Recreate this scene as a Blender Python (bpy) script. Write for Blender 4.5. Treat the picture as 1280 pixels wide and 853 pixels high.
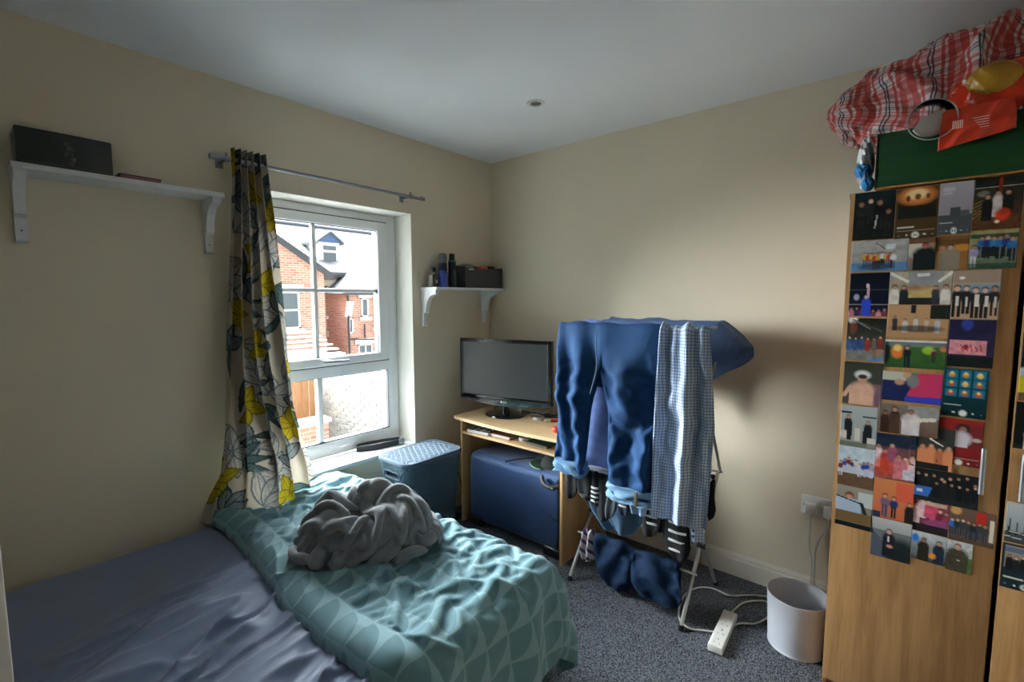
import bpy, bmesh, math, random
import numpy as np
from mathutils import Vector, Matrix
random.seed(7)
for o in list(bpy.data.objects): bpy.data.objects.remove(o)
SC = bpy.context.scene
COL = SC.collection
PI = math.pi

# ---------------------------------------------------------------- camera
cam = bpy.data.cameras.new('camera'); cam.sensor_width = 36.0; cam.lens = 590.33 / 1280 * 36.0
cam.clip_start = 0.02; cam.clip_end = 200
co = bpy.data.objects.new('camera', cam); COL.objects.link(co)
co.location = (2.3543, -2.5519, 1.4379)
co.rotation_mode = 'XYZ'
yaw, pit, rol = 0.7006, 0.0885, -0.0025
F = Vector((-math.sin(yaw)*math.cos(pit), math.cos(yaw)*math.cos(pit), -math.sin(pit)))
R = Vector((math.cos(yaw), math.sin(yaw), 0)); U = R.cross(F)
R2 = R*math.cos(rol)+U*math.sin(rol); U2 = U*math.cos(rol)-R*math.sin(rol)
co.rotation_euler = Matrix((R2, U2, -F)).transposed().to_euler()
SC.camera = co
# ---------------------------------------------------------------- world, light, exposure
W = bpy.data.worlds.new('overcast_sky'); SC.world = W; W.use_nodes = True
bg = W.node_tree.nodes['Background']
bg.inputs[0].default_value = (0.86, 0.94, 1.0, 1); bg.inputs[1].default_value = 1.15
vs = SC.view_settings
vs.view_transform = 'Standard'; vs.look = 'None'; vs.gamma = 1; vs.use_curve_mapping = False
vs.exposure = 1.5
sl = bpy.data.lights.new('fill_sun_offscreen', 'SUN'); sl.energy = 58.0; sl.angle = math.radians(112); sl.color = (0.93, 0.97, 1.0)  # very wide sun added as soft fill to brighten the room
so = bpy.data.objects.new('fill_sun_offscreen', sl); COL.objects.link(so); so.location = (-8, 0, 8)
so.rotation_euler = Vector((-math.cos(math.radians(30)), 0.24, math.sin(math.radians(30)))).to_track_quat('Z', 'Y').to_euler()

# ================================================================ helpers
def S(r, g=None, b=None):
    if g is None: r, g, b = r
    f = lambda c: (c/255/12.92) if c/255 <= 0.04045 else ((c/255+0.055)/1.055)**2.4
    return (f(r), f(g), f(b), 1.0)
MATS = {}
def mat(name, col=(0.5, 0.5, 0.5, 1), rough=0.6, metal=0.0, var=None, bump=None, sheen=0.0, attr=False,
        spec=0.5, transl=0.0, coord='Object', stretch=None, coat=0.0):
    """principled material; var=(scale, colour2, detail) mixes a noise tint; bump=(scale, strength, dist)"""
    if name in MATS: return MATS[name]
    m = bpy.data.materials.new(name); m.use_nodes = True; MATS[name] = m
    nt = m.node_tree; N = nt.nodes; L = nt.links
    p = N['Principled BSDF']
    p.inputs['Base Color'].default_value = col; p.inputs['Roughness'].default_value = rough
    p.inputs['Metallic'].default_value = metal; p.inputs['Specular IOR Level'].default_value = spec
    p.inputs['Coat Weight'].default_value = coat
    if sheen: p.inputs['Sheen Weight'].default_value = sheen; p.inputs['Sheen Roughness'].default_value = 0.5
    tc = N.new('ShaderNodeTexCoord'); src = tc.outputs[coord]
    if stretch:
        mp = N.new('ShaderNodeMapping'); mp.inputs['Scale'].default_value = stretch
        L.new(src, mp.inputs['Vector']); src = mp.outputs[0]
    csock = None
    if attr:
        a = N.new('ShaderNodeAttribute'); a.attribute_name = 'Col'; csock = a.outputs['Color']
    if var:
        nz = N.new('ShaderNodeTexNoise'); nz.inputs['Scale'].default_value = var[0]
        nz.inputs['Detail'].default_value = var[2] if len(var) > 2 else 4
        L.new(src, nz.inputs['Vector'])
        rp = N.new('ShaderNodeMapRange'); rp.inputs[1].default_value = 0.35; rp.inputs[2].default_value = 0.65
        L.new(nz.outputs['Fac'], rp.inputs[0])
        mx = N.new('ShaderNodeMix'); mx.data_type = 'RGBA'
        L.new(rp.outputs[0], mx.inputs[0])
        if csock: L.new(csock, mx.inputs[6])
        else: mx.inputs[6].default_value = col
        mx.inputs[7].default_value = var[1]; csock = mx.outputs[2]
    if csock: L.new(csock, p.inputs['Base Color'])
    if bump:
        nb = N.new('ShaderNodeTexNoise'); nb.inputs['Scale'].default_value = bump[0]; nb.inputs['Detail'].default_value = 3
        L.new(src, nb.inputs['Vector'])
        b = N.new('ShaderNodeBump'); b.inputs['Strength'].default_value = bump[1]
        b.inputs['Distance'].default_value = bump[2] if len(bump) > 2 else 0.002
        L.new(nb.outputs['Fac'], b.inputs['Height']); L.new(b.outputs[0], p.inputs['Normal'])
    if transl:
        t = N.new('ShaderNodeBsdfTranslucent'); mxs = N.new('ShaderNodeMixShader'); mxs.inputs[0].default_value = transl
        if csock: L.new(csock, t.inputs['Color'])
        else: t.inputs['Color'].default_value = col
        L.new(p.outputs[0], mxs.inputs[1]); L.new(t.outputs[0], mxs.inputs[2])
        L.new(mxs.outputs[0], N['Material Output'].inputs['Surface'])
    return m

def nodes_of(m): return m.node_tree.nodes, m.node_tree.links, m.node_tree.nodes['Principled BSDF']
def math_node(N, L, op, a, b=None):
    n = N.new('ShaderNodeMath'); n.operation = op
    for i, v in enumerate((a, b)):
        if v is None: continue
        if isinstance(v, (int, float)): n.inputs[i].default_value = v
        else: L.new(v, n.inputs[i])
    return n.outputs[0]

def mk(name, bm, m, parent=None, smooth=35, loc=None):
    """link a bmesh as one mesh object"""
    me = bpy.data.meshes.new(name)
    if isinstance(bm, bmesh.types.BMesh):
        bm.normal_update(); bm.to_mesh(me); bm.free()
    else: me = bm
    if m: me.materials.append(m)
    if smooth:
        me.shade_smooth()
        if smooth < 180: me.set_sharp_from_angle(angle=math.radians(smooth))
    o = bpy.data.objects.new(name, me); COL.objects.link(o)
    if parent: o.parent = parent
    if loc: o.location = loc
    return o
def tag(o, label, cat, group=None, kind=None):
    o['label'] = label; o['category'] = cat
    if group: o['group'] = group
    if kind: o['kind'] = kind
    return o
def struct(o, label=None):
    o['kind'] = 'structure'
    if label: o['label'] = label
    return o
def thing(name, label, cat, loc=(0, 0, 0), rz=0, group=None):
    o = bpy.data.objects.new(name, None); COL.objects.link(o); o.empty_display_size = 0.05
    o.location = loc; o.rotation_euler = (0, 0, rz)
    return tag(o, label, cat, group)
def B(): return bmesh.new()
def box(bm, lo, hi, bev=0.0, seg=2, M=None):
    c = [(a+b)/2 for a, b in zip(lo, hi)]; s = [abs(b-a) for a, b in zip(lo, hi)]
    r = bmesh.ops.create_cube(bm, size=1.0)
    vs_ = r['verts']
    bmesh.ops.scale(bm, vec=s, verts=vs_); bmesh.ops.translate(bm, vec=c, verts=vs_)
    if bev:
        es = list({e for v in vs_ for e in v.link_edges})
        rr = bmesh.ops.bevel(bm, geom=es, offset=bev, segments=seg, affect='EDGES', profile=0.5)
        vs_ = list({v for f in rr['faces'] for v in f.verts} | {v for v in vs_ if v.is_valid})
    if M is not None: bmesh.ops.transform(bm, matrix=M, verts=vs_)
    return vs_
def boxo(name, lo, hi, m, parent=None, bev=0.003, smooth=35):
    bm = B(); box(bm, lo, hi, bev); return mk(name, bm, m, parent, smooth)
def ring_faces(bm, rings, closed=True, cap=True):
    for a, b in zip(rings[:-1], rings[1:]):
        n = len(a)
        for i in range(n if closed else n-1):
            j = (i+1) % n
            bm.faces.new((a[i], a[j], b[j], b[i]))
    if cap and closed:
        bm.faces.new(list(reversed(rings[0]))); bm.faces.new(rings[-1])
def spline(pts, n=8):
    """catmull-rom through pts"""
    P = [Vector(p) for p in pts]; out = []
    for i in range(len(P)-1):
        p0 = P[max(i-1, 0)]; p1 = P[i]; p2 = P[i+1]; p3 = P[min(i+2, len(P)-1)]
        for k in range(n):
            t = k/n
            out.append(0.5*((2*p1)+(p2-p0)*t+(2*p0-5*p1+4*p2-p3)*t*t+(3*p1-p0-3*p2+p3)*t**3))
    out.append(P[-1]); return out
def tube(bm, pts, r, n=10, cap=True, sx=1.0):
    pts = [Vector(p) for p in pts]; rings = []
    up = Vector((0, 0, 1)); prev = None
    rr = r if hasattr(r, '__len__') else [r]*len(pts)
    for i, p in enumerate(pts):
        t = (pts[min(i+1, len(pts)-1)]-pts[max(i-1, 0)]).normalized()
        if prev is None:
            a = t.cross(up)
            if a.length < 1e-3: a = t.cross(Vector((1, 0, 0)))
        else: a = prev-t*prev.dot(t)
        a.normalize(); prev = a; b = t.cross(a)
        rings.append([bm.verts.new(p+(a*math.cos(2*PI*k/n)*sx+b*math.sin(2*PI*k/n))*rr[i]) for k in range(n)])
    ring_faces(bm, rings, True, cap)
def lathe(bm, prof, n=28, M=None, cap=True):
    rings = []
    for r, z in prof:
        rings.append([bm.verts.new((r*math.cos(2*PI*k/n), r*math.sin(2*PI*k/n), z)) for k in range(n)])
    ring_faces(bm, rings, True, cap)
    if M is not None: bmesh.ops.transform(bm, matrix=M, verts=[v for rg in rings for v in rg])
def prism(bm, poly, axis, a, b):
    """2D polygon extruded along an axis from a to b; poly coordinates are the other two axes in order"""
    def P3(u, v, w):
        return {0: (w, u, v), 1: (u, w, v), 2: (u, v, w)}[axis]
    A = [bm.verts.new(P3(u, v, a)) for u, v in poly]; Bv = [bm.verts.new(P3(u, v, b)) for u, v in poly]
    n = len(poly)
    fs = [bm.faces.new(list(reversed(A))), bm.faces.new(Bv)]
    for i in range(n):
        j = (i+1) % n; fs.append(bm.faces.new((A[i], A[j], Bv[j], Bv[i])))
    bmesh.ops.recalc_face_normals(bm, faces=fs)
def gridmesh(name, P, col=None, uv=None):
    """P: (nv, nu, 3) array -> mesh, with optional point colours and uv"""
    nv, nu = P.shape[:2]
    idx = np.arange(nv*nu).reshape(nv, nu)
    f = np.stack([idx[:-1, :-1], idx[:-1, 1:], idx[1:, 1:], idx[1:, :-1]], -1).reshape(-1, 4)
    me = bpy.data.meshes.new(name)
    me.from_pydata(P.reshape(-1, 3).tolist(), [], f.tolist())
    if col is not None:
        a = me.color_attributes.new('Col', 'FLOAT_COLOR', 'POINT')
        c = np.ones((nv*nu, 4), np.float32); c[:, :3] = col.reshape(-1, 3)
        a.data.foreach_set('color', c.ravel())
    if uv is not None:
        l = me.uv_layers.new(name='UVMap')
        li = np.zeros(len(me.loops), np.int32); me.loops.foreach_get('vertex_index', li)
        l.data.foreach_set('uv', uv.reshape(-1, 2)[li].astype(np.float32).ravel())
    return me
def solid(o, t, off=0.0):
    m = o.modifiers.new('thickness', 'SOLIDIFY'); m.thickness = t; m.offset = off; return o
def bake(o):
    dg = bpy.context.evaluated_depsgraph_get()
    me = bpy.data.meshes.new_from_object(o.evaluated_get(dg)); o.modifiers.clear(); o.data = me; return o
# ---- numpy noise
def _h(ix, iy, seed):
    n = (ix*374761393+iy*668265263+seed*974711) & 0x7fffffff
    n = ((n ^ (n >> 13))*1274126177) & 0x7fffffff
    return ((n ^ (n >> 16)) & 0xffff)/65535.0
def vnoise(x, y, seed=0):
    x = np.asarray(x, float); y = np.asarray(y, float)
    ix = np.floor(x).astype(np.int64); iy = np.floor(y).astype(np.int64)
    fx = x-ix; fy = y-iy; u = fx**3*(fx*(fx*6-15)+10); v = fy**3*(fy*(fy*6-15)+10)
    a = _h(ix, iy, seed); b = _h(ix+1, iy, seed); c = _h(ix, iy+1, seed); d = _h(ix+1, iy+1, seed)
    return (a*(1-u)+b*u)*(1-v)+(c*(1-u)+d*u)*v
def fbm(x, y, seed=0, oc=4):
    s = 0; a = 0.5
    for i in range(oc): s = s+a*(vnoise(x*2**i, y*2**i, seed+i*13)-0.5)*2; a *= 0.5
    return s
def ridge(x, y, seed=0, p=2.5):
    return (np.clip(1.06-np.sqrt((2*vnoise(x, y, seed)-1)**2+0.006), 0, 1))**p
def relax(P_, restf, free, iters=80, grav=0.0, collide=None, bend=((0, 2, .8), (2, 0, .8), (0, 4, .5), (4, 0, .5)), damp=0.9, post=None):
    """position-based cloth relaxation on a grid: cloth longer than the room it has buckles into folds.
    restf(a, b) gives rest lengths between index slices; free: points that may move"""
    N0, N1 = P_.shape[:2]; cons = []
    for di, dj, st in ((0, 1, 1.0), (1, 0, 1.0), (1, 1, .6), (1, -1, .6))+tuple(bend):
        a = (slice(0, N0-di), slice(max(0, -dj), N1-max(0, dj))); b = (slice(di, N0), slice(max(0, dj), N1-max(0, -dj)))
        cons.append((a, b, restf(a, b), st))
    prev = P_.copy(); fixed = P_.copy(); fr = free[..., None] if free.ndim == 2 else free
    for it in range(iters):
        vel = (P_-prev)*damp; prev = P_.copy(); P_ = P_+vel; P_[..., 2] -= grav
        for k in range(2):
            acc = np.zeros_like(P_); cnt = np.zeros((N0, N1, 1))
            for a, b, L0, st in cons:
                d = P_[b]-P_[a]; l = np.linalg.norm(d, axis=-1)+1e-9
                c = (d*((l-L0)/l)[..., None])*(0.5*st)
                acc[a] += c; acc[b] -= c; cnt[a] += 1; cnt[b] += 1
            P_ = P_+acc/np.maximum(cnt, 1)*1.9
            P_ = fixed+(P_-fixed)*fr
            if collide: P_ = collide(P_, prev)
    return P_
def stretch_rest(P_, f0, f1):
    """rest lengths = present lengths, longer by f0 along rows (axis 0) and f1 along columns"""
    def rf(a, b):
        d = np.linalg.norm(P_[b]-P_[a], axis=-1)
        i = abs((b[0].start or 0)-(a[0].start or 0)); j = abs((b[1].start or 0)-(a[1].start or 0))
        w = i*i/(i*i+j*j)
        return d*math.sqrt(f0*f0*w+f1*f1*(1-w))
    return rf
def sstep(a, b, x):
    t = np.clip((x-a)/(b-a), 0, 1); return t*t*(3-2*t)
def lerp(a, b, t): return a+(b-a)*t
def text_part(name, body, size, m, parent, M, depth=0.0004):
    cu = bpy.data.curves.new(name, 'FONT'); cu.body = body; cu.size = size; cu.extrude = depth
    cu.align_x = 'CENTER'; cu.align_y = 'CENTER'
    t = bpy.data.objects.new(name, cu); COL.objects.link(t)
    dg = bpy.context.evaluated_depsgraph_get()
    me = bpy.data.meshes.new_from_object(t.evaluated_get(dg))
    bpy.data.objects.remove(t); me.materials.clear(); me.materials.append(m)
    me.transform(M)
    o = bpy.data.objects.new(name, me); COL.objects.link(o); o.parent = parent
    return o

# ================================================================ materials
def wall_paint(name, col):
    return mat(name, col, 0.75, var=(1.3, tuple(c*0.95 for c in col[:3])+(1,), 3), bump=(260, 0.12, 0.001), spec=0.3)
M_wall = wall_paint('cream_paint', S(232, 220, 196))
M_ceil = wall_paint('ceiling_paint', S(240, 244, 248))
M_reveal = wall_paint('lit_reveal_paint', S(238, 236, 226))  # wall paint whitened to carry the daylight falling on the reveal
M_white = mat('white_gloss_paint', S(232, 233, 232), 0.35, var=(4, S(222, 224, 224)))
M_upvc = mat('white_upvc', S(235, 238, 240), 0.28)
M_gasket = mat('black_gasket', S(28, 32, 40), 0.6)
M_steel = mat('brushed_steel', S(150, 153, 156), 0.35, 0.85)
M_chrome = mat('dull_chrome', S(190, 192, 194), 0.25, 0.9)
M_black = mat('black_plastic', S(26, 28, 31), 0.35)
M_blackgloss = mat('black_gloss', S(14, 17, 20), 0.12, coat=0.4)
M_darkgrey = mat('dark_grey_plastic', S(52, 55, 58), 0.5)
M_whitepl = mat('white_plastic', S(232, 232, 228), 0.35)
M_screw = mat('screw_hole', S(70, 70, 68), 0.5)
def wood(name, c1, c2, vertical=True, scale=6.0):
    m = mat(name, c1, 0.45, spec=0.4)
    N, L, p = nodes_of(m)
    tc = [n for n in N if n.type == 'TEX_COORD'][0]
    mp = N.new('ShaderNodeMapping'); mp.inputs['Scale'].default_value = (scale, scale, scale*0.06) if vertical else (scale*0.06, scale, scale)
    L.new(tc.outputs['Object'], mp.inputs['Vector'])
    nz = N.new('ShaderNodeTexNoise'); nz.inputs['Scale'].default_value = 3.0; nz.inputs['Detail'].default_value = 6; nz.inputs['Distortion'].default_value = 1.2
    L.new(mp.outputs[0], nz.inputs['Vector'])
    n2 = N.new('ShaderNodeTexNoise'); n2.inputs['Scale'].default_value = 22.0; n2.inputs['Detail'].default_value = 3
    L.new(mp.outputs[0], n2.inputs['Vector'])
    add = math_node(N, L, 'ADD', math_node(N, L, 'MULTIPLY', nz.outputs['Fac'], 0.7), math_node(N, L, 'MULTIPLY', n2.outputs['Fac'], 0.3))
    r = N.new('ShaderNodeValToRGB'); r.color_ramp.elements[0].position = 0.34; r.color_ramp.elements[1].position = 0.66
    r.color_ramp.elements[0].color = c2; r.color_ramp.elements[1].color = c1
    L.new(add, r.inputs[0]); L.new(r.outputs[0], p.inputs['Base Color'])
    return m
M_oak = wood('oak_laminate', S(186, 144, 96), S(150, 108, 66), True, 7)
M_oakedge = wood('oak_edge', S(170, 122, 72), S(140, 98, 56), True, 7)
M_maple = wood('maple_laminate', S(222, 192, 150), S(206, 172, 126), False, 6)
M_maplev = wood('maple_laminate_upright', S(216, 180, 130), S(196, 156, 106), True, 6)

def carpet_mat():
    m = mat('grey_loop_carpet', S(92, 100, 110), 0.95, spec=0.1)
    N, L, p = nodes_of(m)
    tc = [n for n in N if n.type == 'TEX_COORD'][0]
    v = N.new('ShaderNodeTexVoronoi'); v.inputs['Scale'].default_value = 210
    L.new(tc.outputs['Object'], v.inputs['Vector'])
    nz = N.new('ShaderNodeTexNoise'); nz.inputs['Scale'].default_value = 230; nz.inputs['Detail'].default_value = 2
    L.new(tc.outputs['Object'], nz.inputs['Vector'])
    r = N.new('ShaderNodeValToRGB')
    e = r.color_ramp.elements; e[0].position = 0.1; e[0].color = S(148, 154, 162); e[1].position = 0.7; e[1].color = S(62, 67, 75)
    L.new(v.outputs['Distance'], r.inputs[0])
    wn = N.new('ShaderNodeTexWhiteNoise'); L.new(v.outputs['Color'], wn.inputs['Vector'])
    mx = N.new('ShaderNodeMix'); mx.data_type = 'RGBA'; mx.blend_type = 'MULTIPLY'; mx.inputs[0].default_value = 0.8
    g = N.new('ShaderNodeMapRange'); g.inputs[3].default_value = 0.6; g.inputs[4].default_value = 1.2
    L.new(wn.outputs['Value'], g.inputs[0])
    cc = N.new('ShaderNodeCombineColor')
    for i in range(3): L.new(g.outputs[0], cc.inputs[i])
    L.new(r.outputs[0], mx.inputs[6]); L.new(cc.outputs[0], mx.inputs[7]); L.new(mx.outputs[2], p.inputs['Base Color'])
    b = N.new('ShaderNodeBump'); b.inputs['Strength'].default_value = 0.8; b.inputs['Distance'].default_value = 0.004; b.invert = True
    L.new(v.outputs['Distance'], b.inputs['Height']); L.new(b.outputs[0], p.inputs['Normal'])
    return m
M_carpet = carpet_mat()
def glass_mat(name, tint=(1, 1, 1, 1), refl=1.0):
    m = bpy.data.materials.new(name); m.use_nodes = True; MATS[name] = m
    N, L = m.node_tree.nodes, m.node_tree.links
    N.remove(N['Principled BSDF'])
    t = N.new('ShaderNodeBsdfTransparent'); t.inputs[0].default_value = tint
    g = N.new('ShaderNodeBsdfGlossy'); g.inputs['Roughness'].default_value = 0.02
    fr = N.new('ShaderNodeFresnel'); fr.inputs['IOR'].default_value = 1.45
    mx = N.new('ShaderNodeMixShader')
    L.new(math_node(N, L, 'MULTIPLY', fr.outputs[0], refl), mx.inputs[0])
    L.new(t.outputs[0], mx.inputs[1]); L.new(g.outputs[0], mx.inputs[2]); L.new(mx.outputs[0], N['Material Output'].inputs['Surface'])
    return m
M_glass = glass_mat('window_glass', (0.97, 0.985, 0.98, 1), 0.8)
M_clear = glass_mat('clear_plastic', (0.86, 0.88, 0.88, 1), 1.0)

# ================================================================ structure
RX, RY, RH, WT = 3.12, -3.35, 2.40, 0.30
WY0, WY1, WZ0, WZ1 = -1.665, -0.709, 0.535, 1.958
o = boxo('floor', (-WT, RY-0.2, -0.2), (RX+0.2, 0.2, 0), M_carpet, bev=0); struct(o, 'dark grey loop-pile carpet floor')
o = boxo('ceiling', (-WT, RY-0.2, RH), (RX+0.2, 0.2, RH+0.2), M_ceil, bev=0); struct(o, 'plain white plastered ceiling')
bm = B()
for lo, hi in [((-WT, RY-0.2, 0), (0, WY0, RH)), ((-WT, WY1, 0), (0, 0.2, RH)), ((-WT, WY0, 0), (0, WY1, WZ0-0.025)), ((-WT, WY0, WZ1), (0, WY1, RH))]:
    box(bm, lo, hi)
o = mk('wall_left', bm, M_wall, smooth=0); struct(o, 'cream painted wall with the window opening')
o = boxo('wall_back', (0, 0, 0), (RX, 0.2, RH), M_wall, bev=0); struct(o, 'cream painted wall behind the desk and clothes airer')
o = boxo('wall_right', (RX, RY-0.2, 0), (RX+0.2, 0.2, RH), M_wall, bev=0); struct(o, 'cream painted wall beside the wardrobe')
DX0, DX1 = 1.62, 2.40
bm = B()
box(bm, (0, RY-0.2, 0), (DX0, RY, RH)); box(bm, (DX1, RY-0.2, 0), (RX, RY, RH)); box(bm, (DX0, RY-0.2, 2.02), (DX1, RY, RH))
o = mk('wall_front', bm, M_wall, smooth=0); struct(o, 'cream painted wall with the doorway')
# landing behind the doorway
bm = B(); box(bm, (0.6, RY-1.5, 0), (3.2, RY-1.4, RH)); box(bm, (0.5, RY-1.5, 0), (0.6, RY-0.2, RH)); box(bm, (3.2, RY-1.5, 0), (3.3, RY-0.2, RH))
box(bm, (0.5, RY-1.5, RH), (3.3, RY-0.2, RH+0.1)); box(bm, (0.5, RY-1.5, -0.1), (3.3, RY-0.2, 0))
o = mk('wall_landing', bm, M_wall, smooth=0); struct(o, 'landing walls beyond the doorway')
# skirting boards
def skirting(name, poly_axis, a, b, side, label):
    prof = [(0, 0), (0.018, 0), (0.018, 0.085), (0.013, 0.095), (0.013, 0.102), (0.006, 0.115), (0.0, 0.118)]
    bm = B()
    if side == 'back': prism(bm, [(-d, z) for d, z in prof], 0, a, b)
    elif side == 'left': prism(bm, [(d, z) for d, z in prof], 1, a, b)
    elif side == 'right': prism(bm, [(RX-d, z) for d, z in prof], 1, a, b)
    else: prism(bm, [(RY+d, z) for d, z in prof], 0, a, b)
    o = mk(name, bm, mat('cream_gloss', S(228, 222, 208), .4), smooth=25); struct(o, label)
skirting('baseboard_back', 0, 0.018, RX, 'back', 'moulded white skirting board below the desk wall')
skirting('baseboard_left', 1, RY, -0.018, 'left', 'moulded white skirting board below the window wall')
skirting('baseboard_right', 1, RY, -0.6, 'right', 'moulded white skirting board beside the wardrobe')
skirting('baseboard_front', 0, 0.018, DX0-0.07, 'front', 'moulded white skirting board beside the doorway')
# window reveal lining, whitened for the daylight on it, and sill
bm = B()
box(bm, (-0.165, WY1-0.004, WZ0), (0.0005, WY1+0.0, WZ1)); box(bm, (-0.165, WY0, WZ0), (0.0005, WY0+0.004, WZ1)); box(bm, (-0.165, WY0, WZ1-0.004), (0.0005, WY1, WZ1))
o = mk('trim_1', bm, M_reveal, smooth=0); struct(o, 'plastered window reveal with daylight whiteness put into its paint')
o = boxo('trim_2', (-0.165, WY0+0.0, WZ0-0.025), (0.028, WY1, WZ0), M_white, bev=0.006); struct(o, 'white painted window sill board')
# ---- window
win = bpy.data.objects.new('window_1', None); COL.objects.link(win); win.location = (-0.16, (WY0+WY1)/2, WZ0)
struct(win, 'white plastic casement window with glazing bars')
WP = Matrix.Translation(-Vector(win.location))
def wpart(name, bm, m, parent=None, smooth=30):
    bmesh.ops.transform(bm, matrix=WP, verts=bm.verts[:]); return mk(name, bm, m, parent or win, smooth)
xf, xb_ = -0.16, -0.235
def frame_ring(bm, y0, y1, z0, z1, wy, wz0, wz1, x0, x1, bev=0.006):
    box(bm, (x1, y0, z0), (x0, y0+wy, z1), bev); box(bm, (x1, y1-wy, z0), (x0, y1, z1), bev)
    box(bm, (x1, y0, z0), (x0-0.0005, y1, z0+wz0), bev); box(bm, (x1, y0, z1-wz1), (x0-0.0005, y1, z1), bev)
bm = B(); frame_ring(bm, WY0+.004, WY1-.004, WZ0, WZ1-.004, 0.075, 0.085, 0.055, xf, xb_); box(bm, (xb_, WY0+.01, 0.995), (xf-.0003, WY1-.01, 1.075), 0.006)
wpart('outer_frame', bm, M_upvc)
bm = B(); frame_ring(bm, -1.587, -0.788, 1.062, 1.905, 0.068, 0.05, 0.052, xf+0.018, xf-0.04, 0.008)
sash = wpart('sash', bm, M_upvc)
bm = B(); frame_ring(bm, -1.593, -0.782, 1.056, 1.911, 0.006, 0.006, 0.006, xf+0.003, xf-0.01, 0); wpart('sash_seal', bm, M_gasket, sash)
bm = B(); frame_ring(bm, -1.523, -0.852, 1.108, 1.857, 0.006, 0.006, 0.006, xf+0.008, xf-0.02, 0); wpart('pane_gasket', bm, M_gasket, sash)
bm = B(); box(bm, (xf-0.03, -1.257, 1.1), (xf-0.004, -1.233, 1.86), 0.006); wpart('glazing_bar', bm, M_upvc, sash)
bm = B(); box(bm, (xf-0.029, -1.525, 1.478), (xf-0.005, -0.85, 1.501), 0.006); wpart('glazing_bar', bm, M_upvc, sash)
bm = B(); box(bm, (xf-0.026, -1.523, 1.108), (xf-0.022, -0.852, 1.857)); wpart('pane', bm, M_glass, sash, 0)
bm = B(); frame_ring(bm, -1.59, -0.785, 0.62, 1.0, 0.006, 0.006, 0.006, xf-0.004, xf-0.03, 0); wpart('pane_gasket', bm, M_gasket)
bm = B(); box(bm, (xf-0.034, -1.59, 0.615), (xf-0.03, -0.785, 1.003)); wpart('pane', bm, M_glass, None, 0)
bm = B(); box(bm, (xf-0.05, -1.252, 0.615), (xf-0.012, -1.222, 1.003), 0.006); wpart('glazing_bar', bm, M_upvc)
bm = B(); box(bm, (xf+0.018, -1.245, 1.078), (xf+0.03, -1.19, 1.102), 0.004); box(bm, (xf+0.03, -1.232, 1.083), (xf+0.052, -1.21, 1.098), 0.004)
hb = wpart('handle', bm, M_upvc, sash)
bm = B(); tube(bm, spline([(xf+0.048, -1.235, 1.092), (xf+0.052, -1.19, 1.091), (xf+0.05, -1.13, 1.088), (xf+0.046, -1.09, 1.087)], 5), 0.008, 10); wpart('handle_lever', bm, M_steel, sash)
# ---- door leaf, opened into the room beside the bed
door = bpy.data.objects.new('door_1', None); COL.objects.link(door); door.location = (1.62, -2.535, 0)
struct(door, 'white panelled door standing open beside the bed')
bm = B(); box(bm, (-0.04, -0.76, 0.008), (0.0, 0.0, 1.98), 0.003); mk('door_leaf', bm, M_white, door)
for z0, z1 in ((0.2, 0.85), (1.02, 1.82)):
    for y0, y1 in ((-0.68, -0.42), (-0.34, -0.08)):
        bm = B()
        for a, b_ in (((0, y0, z0), (0.006, y1, z0+0.02)), ((0, y0, z1-0.02), (0.006, y1, z1)), ((0, y0, z0), (0.006, y0+0.02, z1)), ((0, y1-0.02, z0), (0.006, y1, z1))):
            box(bm, a, b_, 0.002)
        mk('panel_moulding', bm, M_white, door)
bm = B(); tube(bm, spline([(0, -0.06, 0.98), (0.04, -0.06, 0.98), (0.05, -0.09, 0.98), (0.05, -0.17, 0.98)], 5), 0.009, 10); mk('door_handle', bm, M_chrome, door)
bm = B()
box(bm, (DX0-0.06, RY, 0), (DX0, RY+0.018, 2.08), 0.004); box(bm, (DX1, RY, 0), (DX1+0.06, RY+0.018, 2.08), 0.004); box(bm, (DX0, RY, 2.02), (DX1, RY+0.018, 2.08), 0.004)
o = mk('trim_3', bm, M_white); struct(o, 'white architrave around the doorway')

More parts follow.
